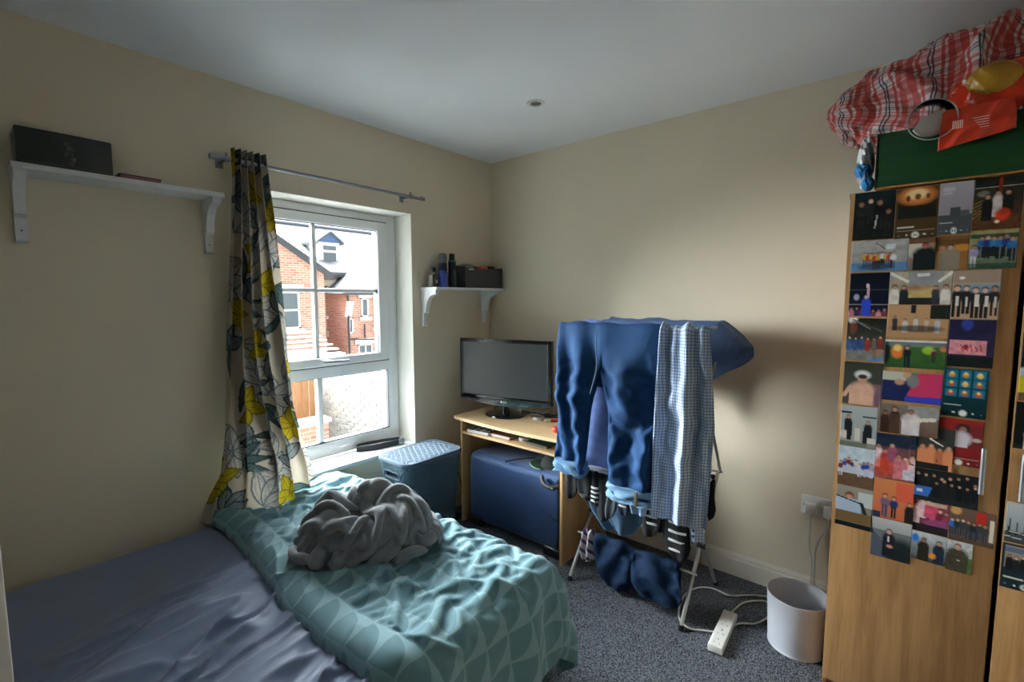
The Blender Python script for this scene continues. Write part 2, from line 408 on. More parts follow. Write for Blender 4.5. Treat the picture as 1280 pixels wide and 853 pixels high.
# ================================================================ outside
M_ground = mat('yard_concrete', S(150, 150, 148), 0.9, var=(1.5, S(126, 126, 124)), bump=(30, 0.3, 0.01))
o = boxo('ground', (-40, -30, -2.8), (-WT-0.02, 40, -2.6), M_ground, bev=0); struct(o, 'concrete back yard ground')
def brick_mat(name, c1, c2, mortar, scale=1.0, coord='yz'):
    m = mat(name, c1, 0.85)
    N, L, p = nodes_of(m)
    tc = [n for n in N if n.type == 'TEX_COORD'][0]
    sx = N.new('ShaderNodeSeparateXYZ'); L.new(tc.outputs['Object'], sx.inputs[0])
    cx = N.new('ShaderNodeCombineXYZ')
    L.new(math_node(N, L, 'ADD', sx.outputs['X'], sx.outputs['Y']), cx.inputs[0]); L.new(sx.outputs['Z'], cx.inputs[1])
    br = N.new('ShaderNodeTexBrick'); br.inputs['Scale'].default_value = 1.0
    br.inputs['Brick Width'].default_value = 0.225*scale; br.inputs['Row Height'].default_value = 0.075*scale; br.inputs['Mortar Size'].default_value = 0.009*scale
    br.inputs['Color1'].default_value = c1; br.inputs['Color2'].default_value = c2; br.inputs['Mortar'].default_value = mortar; br.inputs['Bias'].default_value = 0.0
    L.new(cx.outputs[0], br.inputs['Vector'])
    nz = N.new('ShaderNodeTexNoise'); nz.inputs['Scale'].default_value = 2.2; nz.inputs['Detail'].default_value = 5; L.new(tc.outputs['Object'], nz.inputs['Vector'])
    mx = N.new('ShaderNodeMix'); mx.data_type = 'RGBA'; mx.blend_type = 'MULTIPLY'; mx.inputs[0].default_value = 0.5
    L.new(br.outputs['Color'], mx.inputs[6]); L.new(nz.outputs['Color'], mx.inputs[7]); L.new(br.outputs['Color'], mx.inputs[6])
    L.new(br.outputs['Color'], p.inputs['Base Color'])
    b = N.new('ShaderNodeBump'); b.inputs['Strength'].default_value = 0.6; b.inputs['Distance'].default_value = 0.01; b.invert = True
    L.new(br.outputs['Fac'], b.inputs['Height']); L.new(b.outputs[0], p.inputs['Normal'])
    return m
M_brick = brick_mat('red_brick', S(146, 90, 72), S(172, 120, 100), S(168, 156, 146))
M_brick2 = brick_mat('orange_brick', S(142, 92, 74), S(168, 122, 102), S(164, 154, 144))
def slate_mat(name, c1, c2):
    m = brick_mat(name, c1, c2, tuple(c*0.75 for c in c1[:3])+(1,), 1.3); return m
M_slate = mat('grey_slate', S(82, 85, 90), 0.9, var=(6, S(68, 72, 78), 6), bump=(18, 0.5, 0.02))
M_slate2 = mat('pale_slate', S(98, 99, 101), 0.9, var=(8, S(82, 84, 87), 6), bump=(18, 0.5, 0.02))
M_stone = mat('pale_stone', S(186, 179, 167), 0.8, var=(5, S(166, 160, 148)))
M_exwhite = mat('exterior_white_paint', S(206, 206, 203), 0.5)
M_pane = mat('dark_window_glass', S(62, 72, 76), 0.08, spec=0.7)
M_bluep = mat('blue_painted_gable', S(52, 76, 110), 0.6)
M_pipe = mat('black_pipe', S(40, 42, 46), 0.5)
def ext_window(par, x, y0, y1, z0, z1, mull=0, trans=0.5, lintel=True, org=(0, 0, 0)):
    ox, oy, oz = org
    y0 -= oy; y1 -= oy; z0 -= oz; z1 -= oz; x -= ox
    bm = B(); t = 0.055
    for lo, hi in (((x, y0, z0), (x+.06, y0+t, z1)), ((x, y1-t, z0), (x+.06, y1, z1)), ((x, y0, z0), (x+.06, y1, z0+t)), ((x, y0, z1-t), (x+.06, y1, z1))): box(bm, lo, hi)
    if trans: zt = lerp(z0, z1, trans); box(bm, (x, y0, zt-t/2), (x+.065, y1, zt+t/2))
    for k in range(mull): ym = lerp(y0, y1, (k+1)/(mull+1)); box(bm, (x, ym-t/2, z0), (x+.06, ym+t/2, z1))
    w = mk('window', bm, M_exwhite, par, 0)
    bm = B(); box(bm, (x, y0+.01, z0+.01), (x+.03, y1-.01, z1-.01)); mk('pane', bm, M_pane, w, 0)
    if lintel:
        bm = B(); box(bm, (x-.02, y0-.15, z1), (x+.09, y1+.15, z1+.24), .01); mk('lintel', bm, M_stone, w, 0)
        bm = B(); box(bm, (x-.02, y0-.12, z0-.14), (x+.14, y1+.12, z0), .01); mk('sill', bm, M_stone, w, 0)
def hpart(par, name, bm, m, org, smooth=0):
    bmesh.ops.translate(bm, vec=[-c for c in org], verts=bm.verts[:]); return mk(name, bm, m, par, smooth)
# left gabled wing
org = (-18, 9, -2.6)
h = thing('terraced_house', 'brick terraced house with gabled and hipped rear wings and blue gabled dormer', 'building', org)
bm = B(); prism(bm, [(0.2, -2.6), (5.72, -2.6), (5.72, 2.30), (2.96, 4.05), (0.2, 2.3)], 0, -17.5, -13.0); hpart(h, 'wall', bm, M_brick2, org)
bm = B(); prism(bm, [(5.95, 2.15), (2.96, 4.05), (2.96, 4.19), (5.98, 2.28)], 0, -18, -12.85); hpart(h, 'roof', bm, M_slate, org)
bm = B(); prism(bm, [(-0.05, 2.15), (2.96, 4.05), (2.96, 4.19), (-0.07, 2.28)], 0, -18, -12.85); hpart(h, 'roof', bm, M_slate, org)
bm = B(); prism(bm, [(5.97, 2.10), (2.96, 4.0), (2.96, 4.2), (6.0, 2.3)], 0, -12.85, -12.82); hpart(h, 'verge_board', bm, M_pipe, org)
bm = B(); box(bm, (-15.6, 4.0, 2.6), (-14.9, 4.66, 4.5), .01); box(bm, (-15.7, 3.93, 4.3), (-14.85, 4.73, 4.45), .01); ch = hpart(h, 'chimney', bm, M_brick, org)
for yy in (4.15, 4.48):
    bm = B(); lathe(bm, [(0.11, 4.45), (0.1, 4.8), (0.12, 4.82)], 12, Matrix.Translation((-15.3, yy, 0))); hpart(ch, 'chimney_pot', bm, M_brick2, org)
ext_window(h, -13.0, 3.9, 4.82, 0.5, 1.7, 0, 0.5, True, org)
# main terrace with dormer
bm = B(); box(bm, (-22, -2, -2.6), (-16, 22, 2.55)); hpart(h, 'wall', bm, M_brick, org)
bm = B(); prism(bm, [(-15.7, 2.42), (-19.6, 4.72), (-23.3, 2.42), (-23.3, 2.56), (-19.6, 4.88), (-15.7, 2.56)], 1, -2.2, 22.2); hpart(h, 'roof', bm, M_slate2, org)
bm = B(); tube(bm, [(-19.6, -2.2, 4.9), (-19.6, 22.2, 4.9)], 0.1, 8); hpart(h, 'ridge_tile_row', bm, M_slate, org)
bm = B(); box(bm, (-15.75, -2.2, 2.36), (-15.6, 22.2, 2.46)); hpart(h, 'gutter', bm, M_pipe, org)
bm = B(); box(bm, (-18.6, 7.5, 2.8), (-16.6, 8.42, 3.86)); dm = hpart(h, 'dormer', bm, M_exwhite, org)
bm = B(); prism(bm, [(7.42, 3.84), (8.5, 3.84), (7.96, 4.24)], 0, -18.8, -16.52); hpart(dm, 'dormer_gable', bm, M_bluep, org)
bm = B(); prism(bm, [(7.36, 3.78), (7.96, 4.22), (8.56, 3.78), (8.56, 3.88), (7.96, 4.32), (7.36, 3.88)], 0, -18.8, -16.45); hpart(dm, 'dormer_roof', bm, M_slate, org)
bm = B(); box(bm, (-16.62, 7.68, 3.0), (-16.57, 8.24, 3.42)); hpart(dm, 'dormer_pane', bm, M_pane, org)
bm = B(); box(bm, (-16.62, 7.68, 3.52), (-16.57, 8.24, 3.7)); hpart(dm, 'dormer_pane', bm, M_pane, org)
ext_window(h, -16.0, 7.42, 8.02, 0.78, 2.0, 0, 0.55, True, org)
ext_window(h, -16.0, 7.5, 7.98, -1.2, -0.1, 0, 0, True, org)
# right hipped wing
bm = B(); box(bm, (-16.2, 7.4, -2.6), (-14.5, 10.6, 1.74)); hpart(h, 'wall', bm, M_brick, org)
bm = B()
v = [bm.verts.new(c) for c in ((-14.3, 7.2, 1.68), (-14.3, 10.8, 1.68), (-17.6, 10.8, 1.68), (-17.6, 7.2, 1.68), (-15.9, 9.0, 3.25), (-17.6, 9.0, 3.25))]
for f in ((0, 1, 4), (1, 2, 5, 4), (0, 4, 5, 3), (2, 3, 5), (0, 3, 2, 1)): bm.faces.new([v[i] for i in f])
hpart(h, 'roof', bm, M_slate, org)
bm = B(); box(bm, (-14.35, 7.2, 1.62), (-14.22, 10.8, 1.71)); hpart(h, 'gutter', bm, M_pipe, org)
ext_window(h, -14.5, 8.04, 8.36, 0.74, 1.5, 0, 0, True, org)
ext_window(h, -14.5, 8.62, 9.1, 0.3, 1.55, 0, 0.5, True, org)
ext_window(h, -14.5, 7.46, 7.66, 0.1, 0.72, 0, 0, False, org)
ext_window(h, -14.5, 7.85, 8.5, -1.1, -0.35, 1, 0, True, org)
bm = B(); box(bm, (0, 0, 0), (0.04, 0.28, 0.62), 0.005, 1, Matrix.Translation((-14.46, 7.3, 0.78)) @ Matrix.Rotation(math.radians(18), 4, 'Y')); hpart(h, 'open_casement', bm, M_exwhite, org)
bm = B(); tube(bm, [(-14.43, 7.45, -2.6), (-14.43, 7.45, 1.65)], 0.04, 8); hpart(h, 'downpipe', bm, M_pipe, org)
bm = B(); tube(bm, [(-14.43, 7.45, -0.12), (-14.43, 10.4, -0.3)], 0.035, 8); hpart(h, 'waste_pipe', bm, M_pipe, org)
bm = B(); tube(bm, [(-14.43, 8.15, 0.45), (-14.43, 8.15, -0.2)], 0.03, 8); hpart(h, 'waste_pipe', bm, M_pipe, org)
# low outhouse with pale roof
org = (-9, 2.4, -2.6)
h = thing('outhouse', 'low outhouse with pale whitened tile roof below the gable', 'building', org)
bm = B(); box(bm, (-10.4, 0.2, -2.6), (-8.2, 3.75, -0.05)); hpart(h, 'wall', bm, M_stone, org)
M_paletile = mat('pale_tile', S(172, 171, 168), 0.8, var=(9, S(150, 149, 146)))
for k in range(8):
    x0 = -10.4+k*0.3; z0 = 0.62-k*0.095
    bm = B(); box(bm, (x0-0.02, 0.1, z0-0.09), (x0+0.32, 3.85, z0-0.05), .008, 1, None); hpart(h, 'tile_course', bm, M_paletile, org)
# timber fence
fence = thing('timber_fence', 'brown vertical board timber fence across the yard', 'fence', (-6.2, 0.7, -2.6))
M_fence = wood('fence_timber', S(160, 120, 84), S(128, 92, 62), True, 5)
bmf = B(); box(bmf, (-0.011, -0.068, 0), (0.011, 0.068, 2.6), 0.004, 1); fme = bpy.data.meshes.new('fence_board'); bmf.to_mesh(fme); bmf.free(); fme.materials.append(M_fence)
for k in range(17):
    b_ = bpy.data.objects.new('fence_board', fme); COL.objects.link(b_); b_.parent = fence; b_.location = (0.0 if k % 2 else 0.012, -1.2+k*0.14, random.uniform(-0.02, 0.02))
for zz in (0.5, 2.1):
    bm = B(); box(bm, (-0.06, -1.3, zz), (-0.02, 1.12, zz+0.08)); mk('rail', bm, M_fence, fence, 0)
# low garden wall with coping
org = (-5, 0.8, -2.6)
h = thing('garden_wall', 'low orange brick garden wall with white coping before the fence', 'wall', org)
bm = B(); box(bm, (-5.3, -1.0, -2.6), (-5.1, 1.45, -0.62)); hpart(h, 'body', bm, M_brick2, org)
bm = B(); box(bm, (-5.36, -1.0, -0.62), (-5.04, 1.48, -0.55), .01); hpart(h, 'coping', bm, M_exwhite, org)
# grey brick yard wall: bricks built one by one
org = (-4.6, 1.85, -2.6)
yw = thing('yard_wall', 'grey limewashed brick wall running along the yard', 'wall', org)
M_mortar = mat('lime_mortar', S(164, 160, 153), 0.9, bump=(40, 0.4, 0.01))
M_gb = [mat('grey_brick_%d' % i, c, 0.85, var=(14, S(116, 113, 108)), bump=(50, 0.4, 0.004)) for i, c in enumerate((S(92, 89, 85), S(106, 103, 98), S(78, 76, 73)))]
bm = B(); box(bm, (-6.5, 1.815, -2.6), (-3.0, 2.05, 0.36)); hpart(yw, 'mortar_body', bm, M_mortar, org)
bm = B(); box(bm, (-6.55, 1.76, 0.36), (-2.95, 2.1, 0.42), .01); hpart(yw, 'coping', bm, M_stone, org)
bme = []
for i in range(3):
    bmb = B(); box(bmb, (-0.106, 0, -0.031), (0.106, 0.04, 0.031), 0.006, 1)
    me = bpy.data.meshes.new('brick'); bmb.to_mesh(me); bmb.free(); me.materials.append(M_gb[i]); bme.append(me)
for r_ in range(20):
    z = 0.32-r_*0.075
    for c in range(14):
        x = -6.35+c*0.225+(0.1125 if r_ % 2 else 0)
        if x > -3.12: continue
        b_ = bpy.data.objects.new('brick', random.choice(bme)); COL.objects.link(b_); b_.parent = yw
        b_.location = (x-org[0], 1.8-org[1]+random.uniform(-.004, .004), z-org[2])

# ================================================================ wall shelves
def bracket(bm, y0, y1, depth=0.135, drop=0.225):
    poly = [(0, 0), (depth, 0), (depth, -0.024), (depth-0.022, -0.028)]
    for k in range(9):
        a = PI/2*k/8
        poly.append((depth-0.025-(depth-0.07)*math.sin(a), -0.03-(0.105)*(1-math.cos(a))))
    poly += [(0.034, -0.142), (0.024, -0.146), (0.024, -drop+0.006), (0.018, -drop), (0, -drop)]
    prism(bm, poly, 1, y0, y1)
def wall_shelf(name, label, y0, y1, ztop, depth, brs):
    org = (0, (y0+y1)/2, ztop)
    t = thing(name, label, 'shelf', org, 0)
    yc = org[1]
    bm = B(); box(bm, (0.001, y0-yc, -0.018), (depth, y1-yc, 0), 0.002); mk('board', bm, M_white, t)
    for yb in brs:
        bm = B(); bracket(bm, yb-0.015-yc, yb+0.015-yc, depth-0.012); bmesh.ops.translate(bm, vec=(0.001, 0, -0.018), verts=bm.verts[:]); b_ = mk('bracket', bm, M_white, t, 25)
        for zz in (-0.205,):
            bm = B(); lathe(bm, [(0.003, 0), (0.003, 0.001)], 8, Matrix.Translation((0.0252, yb-yc, zz)) @ Matrix.Rotation(PI/2, 4, 'Y')); mk('screw', bm, M_screw, b_)
    return t
wall_shelf('wall_shelf', 'long white wooden shelf with two brackets left of the curtain', -2.398, -1.786, 1.88, 0.15, (-2.378, -1.812))
wall_shelf('wall_shelf', 'short white wooden shelf in the corner above the monitor', -0.648, -0.006, 1.513, 0.15, (-0.63, -0.09))
# dark case on the long shelf
M_case = mat('dark_green_case', S(24, 32, 30), 0.35, var=(9, S(36, 46, 43)), coat=0.1)
c = thing('storage_case', 'dark green-black hard case with latch on the long shelf', 'case', (0.075, -2.262, 1.8805))
bm = B(); box(bm, (-0.06, -0.122, 0), (0.062, 0.122, 0.118), 0.006); mk('body', bm, M_case, c)
bm = B(); box(bm, (0.0622, -0.112, 0.006), (0.0634, 0.112, 0.012)); box(bm, (0.0622, -0.112, 0.106), (0.0634, 0.112, 0.11)); mk('edge_strip', bm, M_darkgrey, c)
bm = B()
for (yy, zz, w, hh) in ((0.004, 0.085, .014, .012), (0.012, 0.07, .02, .014), (0.006, 0.052, .022, .012), (0.016, 0.036, .014, .016), (0.01, 0.02, .016, .012), (-0.002, 0.045, .01, .008)):
    box(bm, (0.0618, yy-w/2, zz-hh/2), (0.0628, yy+w/2, zz+hh/2), 0.0004, 1)
mk('worn_emblem', bm, mat('faded_print', S(108, 112, 104), 0.6, var=(60, S(50, 58, 54))), c, 0)
bm = B(); box(bm, (-0.012, -0.128, 0.07), (0.012, -0.1215, 0.1), 0.002); mk('latch', bm, M_chrome, c)
# notebook
c = thing('notebook', 'thin pink-edged notebook lying on the long shelf', 'notebook', (0.088, -2.06, 1.8805), 0.03)
bm = B(); box(bm, (-0.045, -0.062, 0.0025), (0.044, 0.06, 0.0145)); mk('pages', bm, mat('pink_pages', S(176, 120, 128), 0.8), c, 0)
bm = B(); box(bm, (-0.047, -0.065, 0), (0.046, 0.063, 0.0025), .001); mk('cover', bm, mat('plum_cover', S(74, 44, 56), 0.6), c)
bm = B(); box(bm, (-0.047, -0.065, 0.0145), (0.046, 0.063, 0.017), .001); mk('cover', bm, MATS['plum_cover'], c)
bm = B(); box(bm, (-0.047, -0.0665, 0), (0.046, -0.0625, 0.017), .001); mk('spine', bm, M_black, c)
# toiletries on the corner shelf
zs = 1.5135
c = thing('perfume_bottle', 'small amber glass perfume bottle with black cap on the corner shelf', 'bottle', (0.075, -0.606, zs), 0.2)
bm = B(); box(bm, (-0.022, -0.028, 0.0), (0.022, 0.028, 0.078), 0.007, 3); mk('body', bm, mat('smoky_glass', S(70, 66, 54), 0.08, coat=0.5), c)
bm = B(); box(bm, (0.0221, -0.006, 0.024), (0.0225, 0.016, 0.046)); mk('label_patch', bm, mat('pale_label', S(206, 196, 168), 0.5), c)
bm = B(); lathe(bm, [(0.009, 0.078), (0.009, 0.094)], 16); mk('neck', bm, M_chrome, c)
bm = B(); lathe(bm, [(0.0, 0.094), (0.015, 0.094), (0.0155, 0.12), (0.013, 0.123), (0, 0.123)], 20, cap=False); mk('cap', bm, M_black, c)
c = thing('deodorant_can', 'blue aerosol deodorant can with grey and black cap on the corner shelf', 'spray can', (0.075, -0.527, zs))
bm = B(); lathe(bm, [(0, 0), (0.026, 0), (0.028, 0.004), (0.028, 0.05), (0.0265, 0.1), (0.0275, 0.128)], 28, cap=False); mk('body', bm, mat('blue_can', S(84, 108, 214), 0.3), c)
bm = B(); lathe(bm, [(0.0277, 0.105), (0.0279, 0.15), (0.027, 0.152)], 28, cap=False); mk('dark_band', bm, mat('navy_print', S(26, 34, 66), 0.35), c)
bm = B()
prism(bm, [(-0.016, 0.086), (-0.010, 0.086), (0.0, 0.099), (0.010, 0.086), (0.016, 0.086), (0.004, 0.104), (0.016, 0.12), (0.010, 0.12), (0.0, 0.108), (-0.010, 0.12), (-0.016, 0.12), (-0.004, 0.104)], 0, 0.0272, 0.0292)
mk('cross_emblem', bm, MATS['navy_print'], c, 0, )
bm = B(); lathe(bm, [(0.027, 0.15), (0.0265, 0.19), (0.024, 0.208), (0.019, 0.212), (0, 0.212)], 28, cap=False); mk('cap', bm, mat('grey_cap', S(96, 102, 108), 0.4), c)
c = thing('shaving_can', 'slim black and teal spray can on the corner shelf', 'spray can', (0.075, -0.447, zs))
bm = B(); lathe(bm, [(0, 0), (0.0235, 0), (0.025, 0.003), (0.025, 0.168), (0.02, 0.178), (0, 0.178)], 26, cap=False); mk('body', bm, mat('black_can', S(20, 26, 28), 0.3), c)
bm = B(); tube(bm, spline([(0.0245, 0.0, 0.02), (0.024, 0.006, 0.05), (0.0243, 0.001, 0.08), (0.0243, -0.004, 0.11)], 6), 0.004, 6); mk('swirl_print', bm, mat('teal_print', S(70, 148, 156), 0.4), c)
bm = B(); lathe(bm, [(0.0252, 0.164), (0.0252, 0.172)], 26, cap=False); mk('teal_ring', bm, MATS['teal_print'], c)
bm = B(); lathe(bm, [(0.018, 0.175), (0.0175, 0.212), (0.015, 0.216), (0, 0.216)], 22, cap=False); mk('cap', bm, M_black, c)
c = thing('organiser_box', 'open black plastic organiser box holding grooming kit on the corner shelf', 'box', (0.068, -0.205, zs))
bm = B()
for lo, hi in (((-0.058, -0.178, 0), (0.062, 0.178, 0.004)), ((-0.062, -0.182, 0), (-0.058, 0.182, 0.15)), ((0.062, -0.182, 0), (0.066, 0.182, 0.13)), ((-0.062, -0.182, 0), (0.066, -0.178, 0.14)), ((-0.062, 0.178, 0), (0.066, 0.182, 0.14))): box(bm, lo, hi, 0.001, 1)
mk('body', bm, mat('matt_black_box', S(62, 66, 66), 0.55), c)
bm = B(); box(bm, (0.066, -0.15, 0.115), (0.067, -0.1, 0.125)); mk('clip', bm, M_chrome, c)
c = thing('hair_clipper', 'grey and black hair clipper lying in the organiser box', 'clipper', (0.05, -0.33, zs+0.112), 0)
bm = B(); tube(bm, spline([(0, -0.04, 0.022), (0.0, 0, 0.03), (0, 0.05, 0.03), (0, 0.1, 0.024)], 5), [0.016]*6+[0.02]*10, 12); mk('body', bm, mat('clipper_grey', S(120, 124, 126), 0.3), c)
bm = B(); box(bm, (-0.02, 0.085, 0.012), (0.02, 0.12, 0.036), .004); mk('head', bm, M_black, c)
c = thing('orange_tube', 'orange tube poking out of the organiser box', 'tube', (0.045, -0.12, zs+0.118))
bm = B(); tube(bm, [(0, -0.045, 0.014), (0, 0.045, 0.02)], [0.02, 0.018], 14); mk('body', bm, mat('orange_plastic', S(226, 104, 52), 0.4), c)
bm = B(); tube(bm, [(0, -0.06, 0.013), (0, -0.044, 0.014)], 0.013, 12); mk('cap', bm, MATS['orange_plastic'], c)
c = thing('black_brush', 'black brush handle resting on the organiser box rim', 'brush', (0.05, -0.055, zs+0.122))
bm = B(); box(bm, (-0.022, -0.04, 0.012), (0.022, 0.028, 0.034), .008, 3); mk('head', bm, M_black, c)
bm = B(); tube(bm, [(0, -0.035, 0.02), (0, -0.08, 0.004)], 0.008, 10); mk('handle', bm, M_black, c)

# ================================================================ curtain rod and curtain
rod = thing('curtain_rod', 'slim brushed steel curtain rod with end stops above the window', 'curtain rod', (0.09, -1.25, 2.035))
bm = B(); tube(bm, [(0, -0.545, 0.003), (0, 0.55, -0.003)], 0.0085, 14); mk('pole', bm, M_steel, rod)
for yy in (-0.5, 0.47):
    bm = B(); tube(bm, [(-0.089, yy, 0), (0, yy, 0)], 0.006, 10); box(bm, (-0.0895, yy-0.016, -0.022), (-0.086, yy+0.016, 0.022), .002); tube(bm, [(0, yy-.008, 0), (0, yy+.008, 0)], 0.013, 12); b_ = mk('rod_bracket', bm, M_steel, rod)
    bm = B(); tube(bm, [(0.0, yy, 0.012), (0.0, yy, 0.026)], 0.005, 8); mk('thumb_screw', bm, M_steel, b_)
for yy in (-0.553, 0.558):
    bm = B(); tube(bm, [(0, yy-.012, 0), (0, yy+.012, 0)], 0.0115, 14); mk('end_stop', bm, M_steel, rod)

def curtain():
    nu, nv = 230, 420
    u = np.linspace(0, 1, nu)[None, :]; v = np.linspace(0, 1, nv)[:, None]
    zt = 2.085
    yl = np.interp(v[:, 0], [0, .2, .45, .75, .88, 1], [-1.732, -1.748, -1.775, -1.815, -1.855, -1.925])[:, None]
    yr = np.interp(v[:, 0], [0, .2, .45, .75, .88, 1], [-1.588, -1.565, -1.555, -1.52, -1.47, -1.425])[:, None]
    hem = np.interp(u[0], [0, .15, .35, .55, .75, 1], [0.472, 0.478, 0.505, 0.505, 0.512, 0.548])[None, :]
    z = zt+(hem-zt)*v
    ph = 2*PI*(5.3*u+0.35*np.sin(3*v+u*2))
    amp = lerp(0.03, 0.05, sstep(0, .5, v))*(1-0.5*sstep(.75, 1, v))
    w = u+0.06*np.sin(ph*1.0+0.8)*(0.4+0.6*v)/5
    y = yl+(yr-yl)*np.clip(w, -0.01, 1.01)
    x = 0.088+amp*np.sin(ph)+0.012*np.sin(2*ph+v*4)*sstep(0.1, .6, v)
    # bottom swings out on to the bed, right-hand panel twists towards the room
    x = x+sstep(.5, 1, v)*(0.16*np.exp(-((u-.5)/.2)**2)+0.05*np.exp(-((u-.85)/.15)**2)) - sstep(.8, 1, v)*0.045*(1-sstep(0, .2, u))
    x = x+0.05*np.exp(-((u-.82)/.08)**2)*np.exp(-((v-.5)/.18)**2)
    x = np.maximum(x, 0.012+0*x)
    y = y+0.010*fbm(u*9, v*14, 3)*sstep(.3, 1, v); x = x+0.012*fbm(u*8+4, v*11, 9)*sstep(.2, 1, v)
    x = np.maximum(x, 0.012)
    P = np.stack([x, y, z+0*u], -1)
    # printed pattern in cloth coordinates (metres)
    cx = np.broadcast_to(u*0.72, x.shape); cy = np.broadcast_to(v*1.6, x.shape)
    base = np.array(S(190, 180, 162)[:3]); col = np.ones(x.shape+(3,))*base
    rnd = random.Random(11)
    def petal(px, py, ang, ln, wd, c, line=None, fill=1.0):
        dx = cx-px; dy = cy-py
        a = dx*math.cos(ang)+dy*math.sin(ang); b = -dx*math.sin(ang)+dy*math.cos(ang)
        t = a/ln
        hw = wd*np.sin(PI*np.clip(t, 0, 1)**0.8)
        m = (t > 0) & (t < 1) & (np.abs(b) < hw)
        if fill: col[m] = col[m]*(1-fill)+np.array(c[:3])*fill
        if line is not None:
            e = (t > 0) & (t < 1) & ((np.abs(np.abs(b)-hw) < 0.0035) | (np.abs(b) < 0.0018)) & (np.abs(b) < hw+0.004)
            col[e] = np.array(line[:3])
            for q in (-.55, .55):
                e2 = m & (np.abs(b-q*hw) < 0.0014); col[e2] = col[e2]*.4+np.array(line[:3])*.6
    Y = S(186, 166, 38); YD = S(120, 108, 30); TL = S(86, 108, 104); TD = S(50, 66, 68); GL = S(188, 184, 174); GD = S(104, 112, 116); BG = S(120, 130, 134)
    for row in range(12):
        for cidx in range(5):
            bx_ = 0.04+cidx*0.16+(0.08 if row % 2 else 0)+rnd.uniform(-.03, .03); by = 0.03+row*0.14+rnd.uniform(-.03, .03)
            kind = (cidx+row*3) % 5
            a0 = rnd.uniform(0, 2*PI)
            if kind == 0:
                for q in range(5): petal(bx_, by, a0+q*2*PI/5, 0.105, 0.03, Y, YD)
            elif kind == 1:
                for q in range(4): petal(bx_, by, a0+(q-1.5)*0.5, 0.15, 0.018, TL, TD)
            elif kind == 2:
                for q in range(6): petal(bx_, by, a0+q*2*PI/6, 0.13, 0.03, GL, GD, 0.8)
            elif kind == 3:
                for q in range(4): petal(bx_, by, a0+(q-1.5)*0.7, 0.12, 0.03, BG, TD, 0.85)
                petal(bx_, by, a0+PI, 0.15, 0.014, TL, TD)
            else:
                for q in range(3): petal(bx_, by, a0+(q-1)*0.5, 0.17, 0.03, GL, GD, 0.6)
    m = mat('floral_curtain_cloth', S(200, 190, 170), 0.85, attr=True, transl=0.2, bump=(400, 0.15, 0.001), spec=0.2)
    o = mk('curtain', gridmesh('curtain', P, col), m, None, 180)
    return tag(o, 'beige curtain printed with yellow flowers and grey leaves hanging beside the window', 'curtain')
curtain()

# ================================================================ bed
M_sheet = mat('blue_grey_sheet', S(124, 139, 172), 0.52, sheen=0.3, bump=(700, 0.1, 0.0006), spec=0.35)
M_divan = mat('divan_fabric', S(60, 62, 68), 0.85, bump=(300, 0.3, 0.001))
BX, BY1, BY0 = 1.40, -1.235, -3.16
bed = thing('bed', 'double bed with blue-grey fitted sheet pushed against the window wall', 'bed', (0.72, -2.2, 0))
def b2(v): return (v[0]-0.72, v[1]+2.2, v[2])
bm = B(); box(bm, b2((0.05, BY0+0.02, 0.05)), b2((BX-0.05, BY1-0.04, 0.22)), 0.01); mk('base', bm, M_divan, bed)
for lx in (0.12, BX-0.12):
    for ly in (BY0+0.1, BY1-0.12):
        bm = B(); lathe(bm, [(0.022, 0), (0.026, 0.05)], 14, Matrix.Translation(b2((lx, ly, 0)))); mk('foot', bm, M_black, bed)
def sheet():
    nx, ny = 260, 300
    xs = np.linspace(-0.02, 1, nx); s = np.linspace(0, 1, nx)[None, :]; t = np.linspace(0, 1, ny)[:, None]
    X0, X1, Y0, Y1, zt, zb, r = 0.022, BX, BY0, BY1, 0.447, 0.215, 0.05
    # unrolled coordinates: extra length hangs down on every side
    hang = zt-zb
    a = lerp(X0-hang, X1+hang, s)+0*t; b = lerp(Y0-hang, Y1+hang, t)+0*s
    xo = np.clip(a, X0+r, X1-r); yo = np.clip(b, Y0+r, Y1-r)
    dx = a-xo; dy = b-yo; d = np.maximum(np.abs(dx), np.abs(dy))+1e-9
    nrm = np.sqrt(dx**2+dy**2)+1e-9
    ang = np.clip(d/r, 0, PI/2)
    out = r*np.sin(ang); dz = np.where(d < r*PI/2, r*(1-np.cos(ang)), r+(d-r*PI/2))
    x = xo+dx/nrm*out; y = yo+dy/nrm*out; z = zt-np.minimum(dz, hang-0.002)
    # wrinkles: long pulls fanning out from the duvet edge towards the head end
    wx = x+0.05*fbm(x*3, y*3, 5); wy = y+0.05*fbm(x*3+9, y*3, 6)
    th = math.radians(128); q1 = wx*math.cos(th)+wy*math.sin(th); q2 = -wx*math.sin(th)+wy*math.cos(th)
    th2 = math.radians(100); p1 = wx*math.cos(th2)+wy*math.sin(th2); p2 = -wx*math.sin(th2)+wy*math.cos(th2)
    msk = sstep(0.28, 0.62, x+0.35*(y+1.95))*sstep(-2.95, -2.3, y)*(1-sstep(-1.86, -1.76, y))
    wr = 0.022*ridge(q1*2.2, q2*13, 21, 3)+0.015*ridge(p1*3.0+5, p2*19, 22, 3)+0.008*ridge(wx*9, wy*6, 24, 3)
    top = (d < r)
    z = z+np.where(top, wr*msk+0.004*fbm(x*4, y*4, 2), 0)
    P = np.stack([x-0.72, y+2.2, z], -1)
    return gridmesh('mattress', P)
mk('mattress', sheet(), M_sheet, bed, 180)

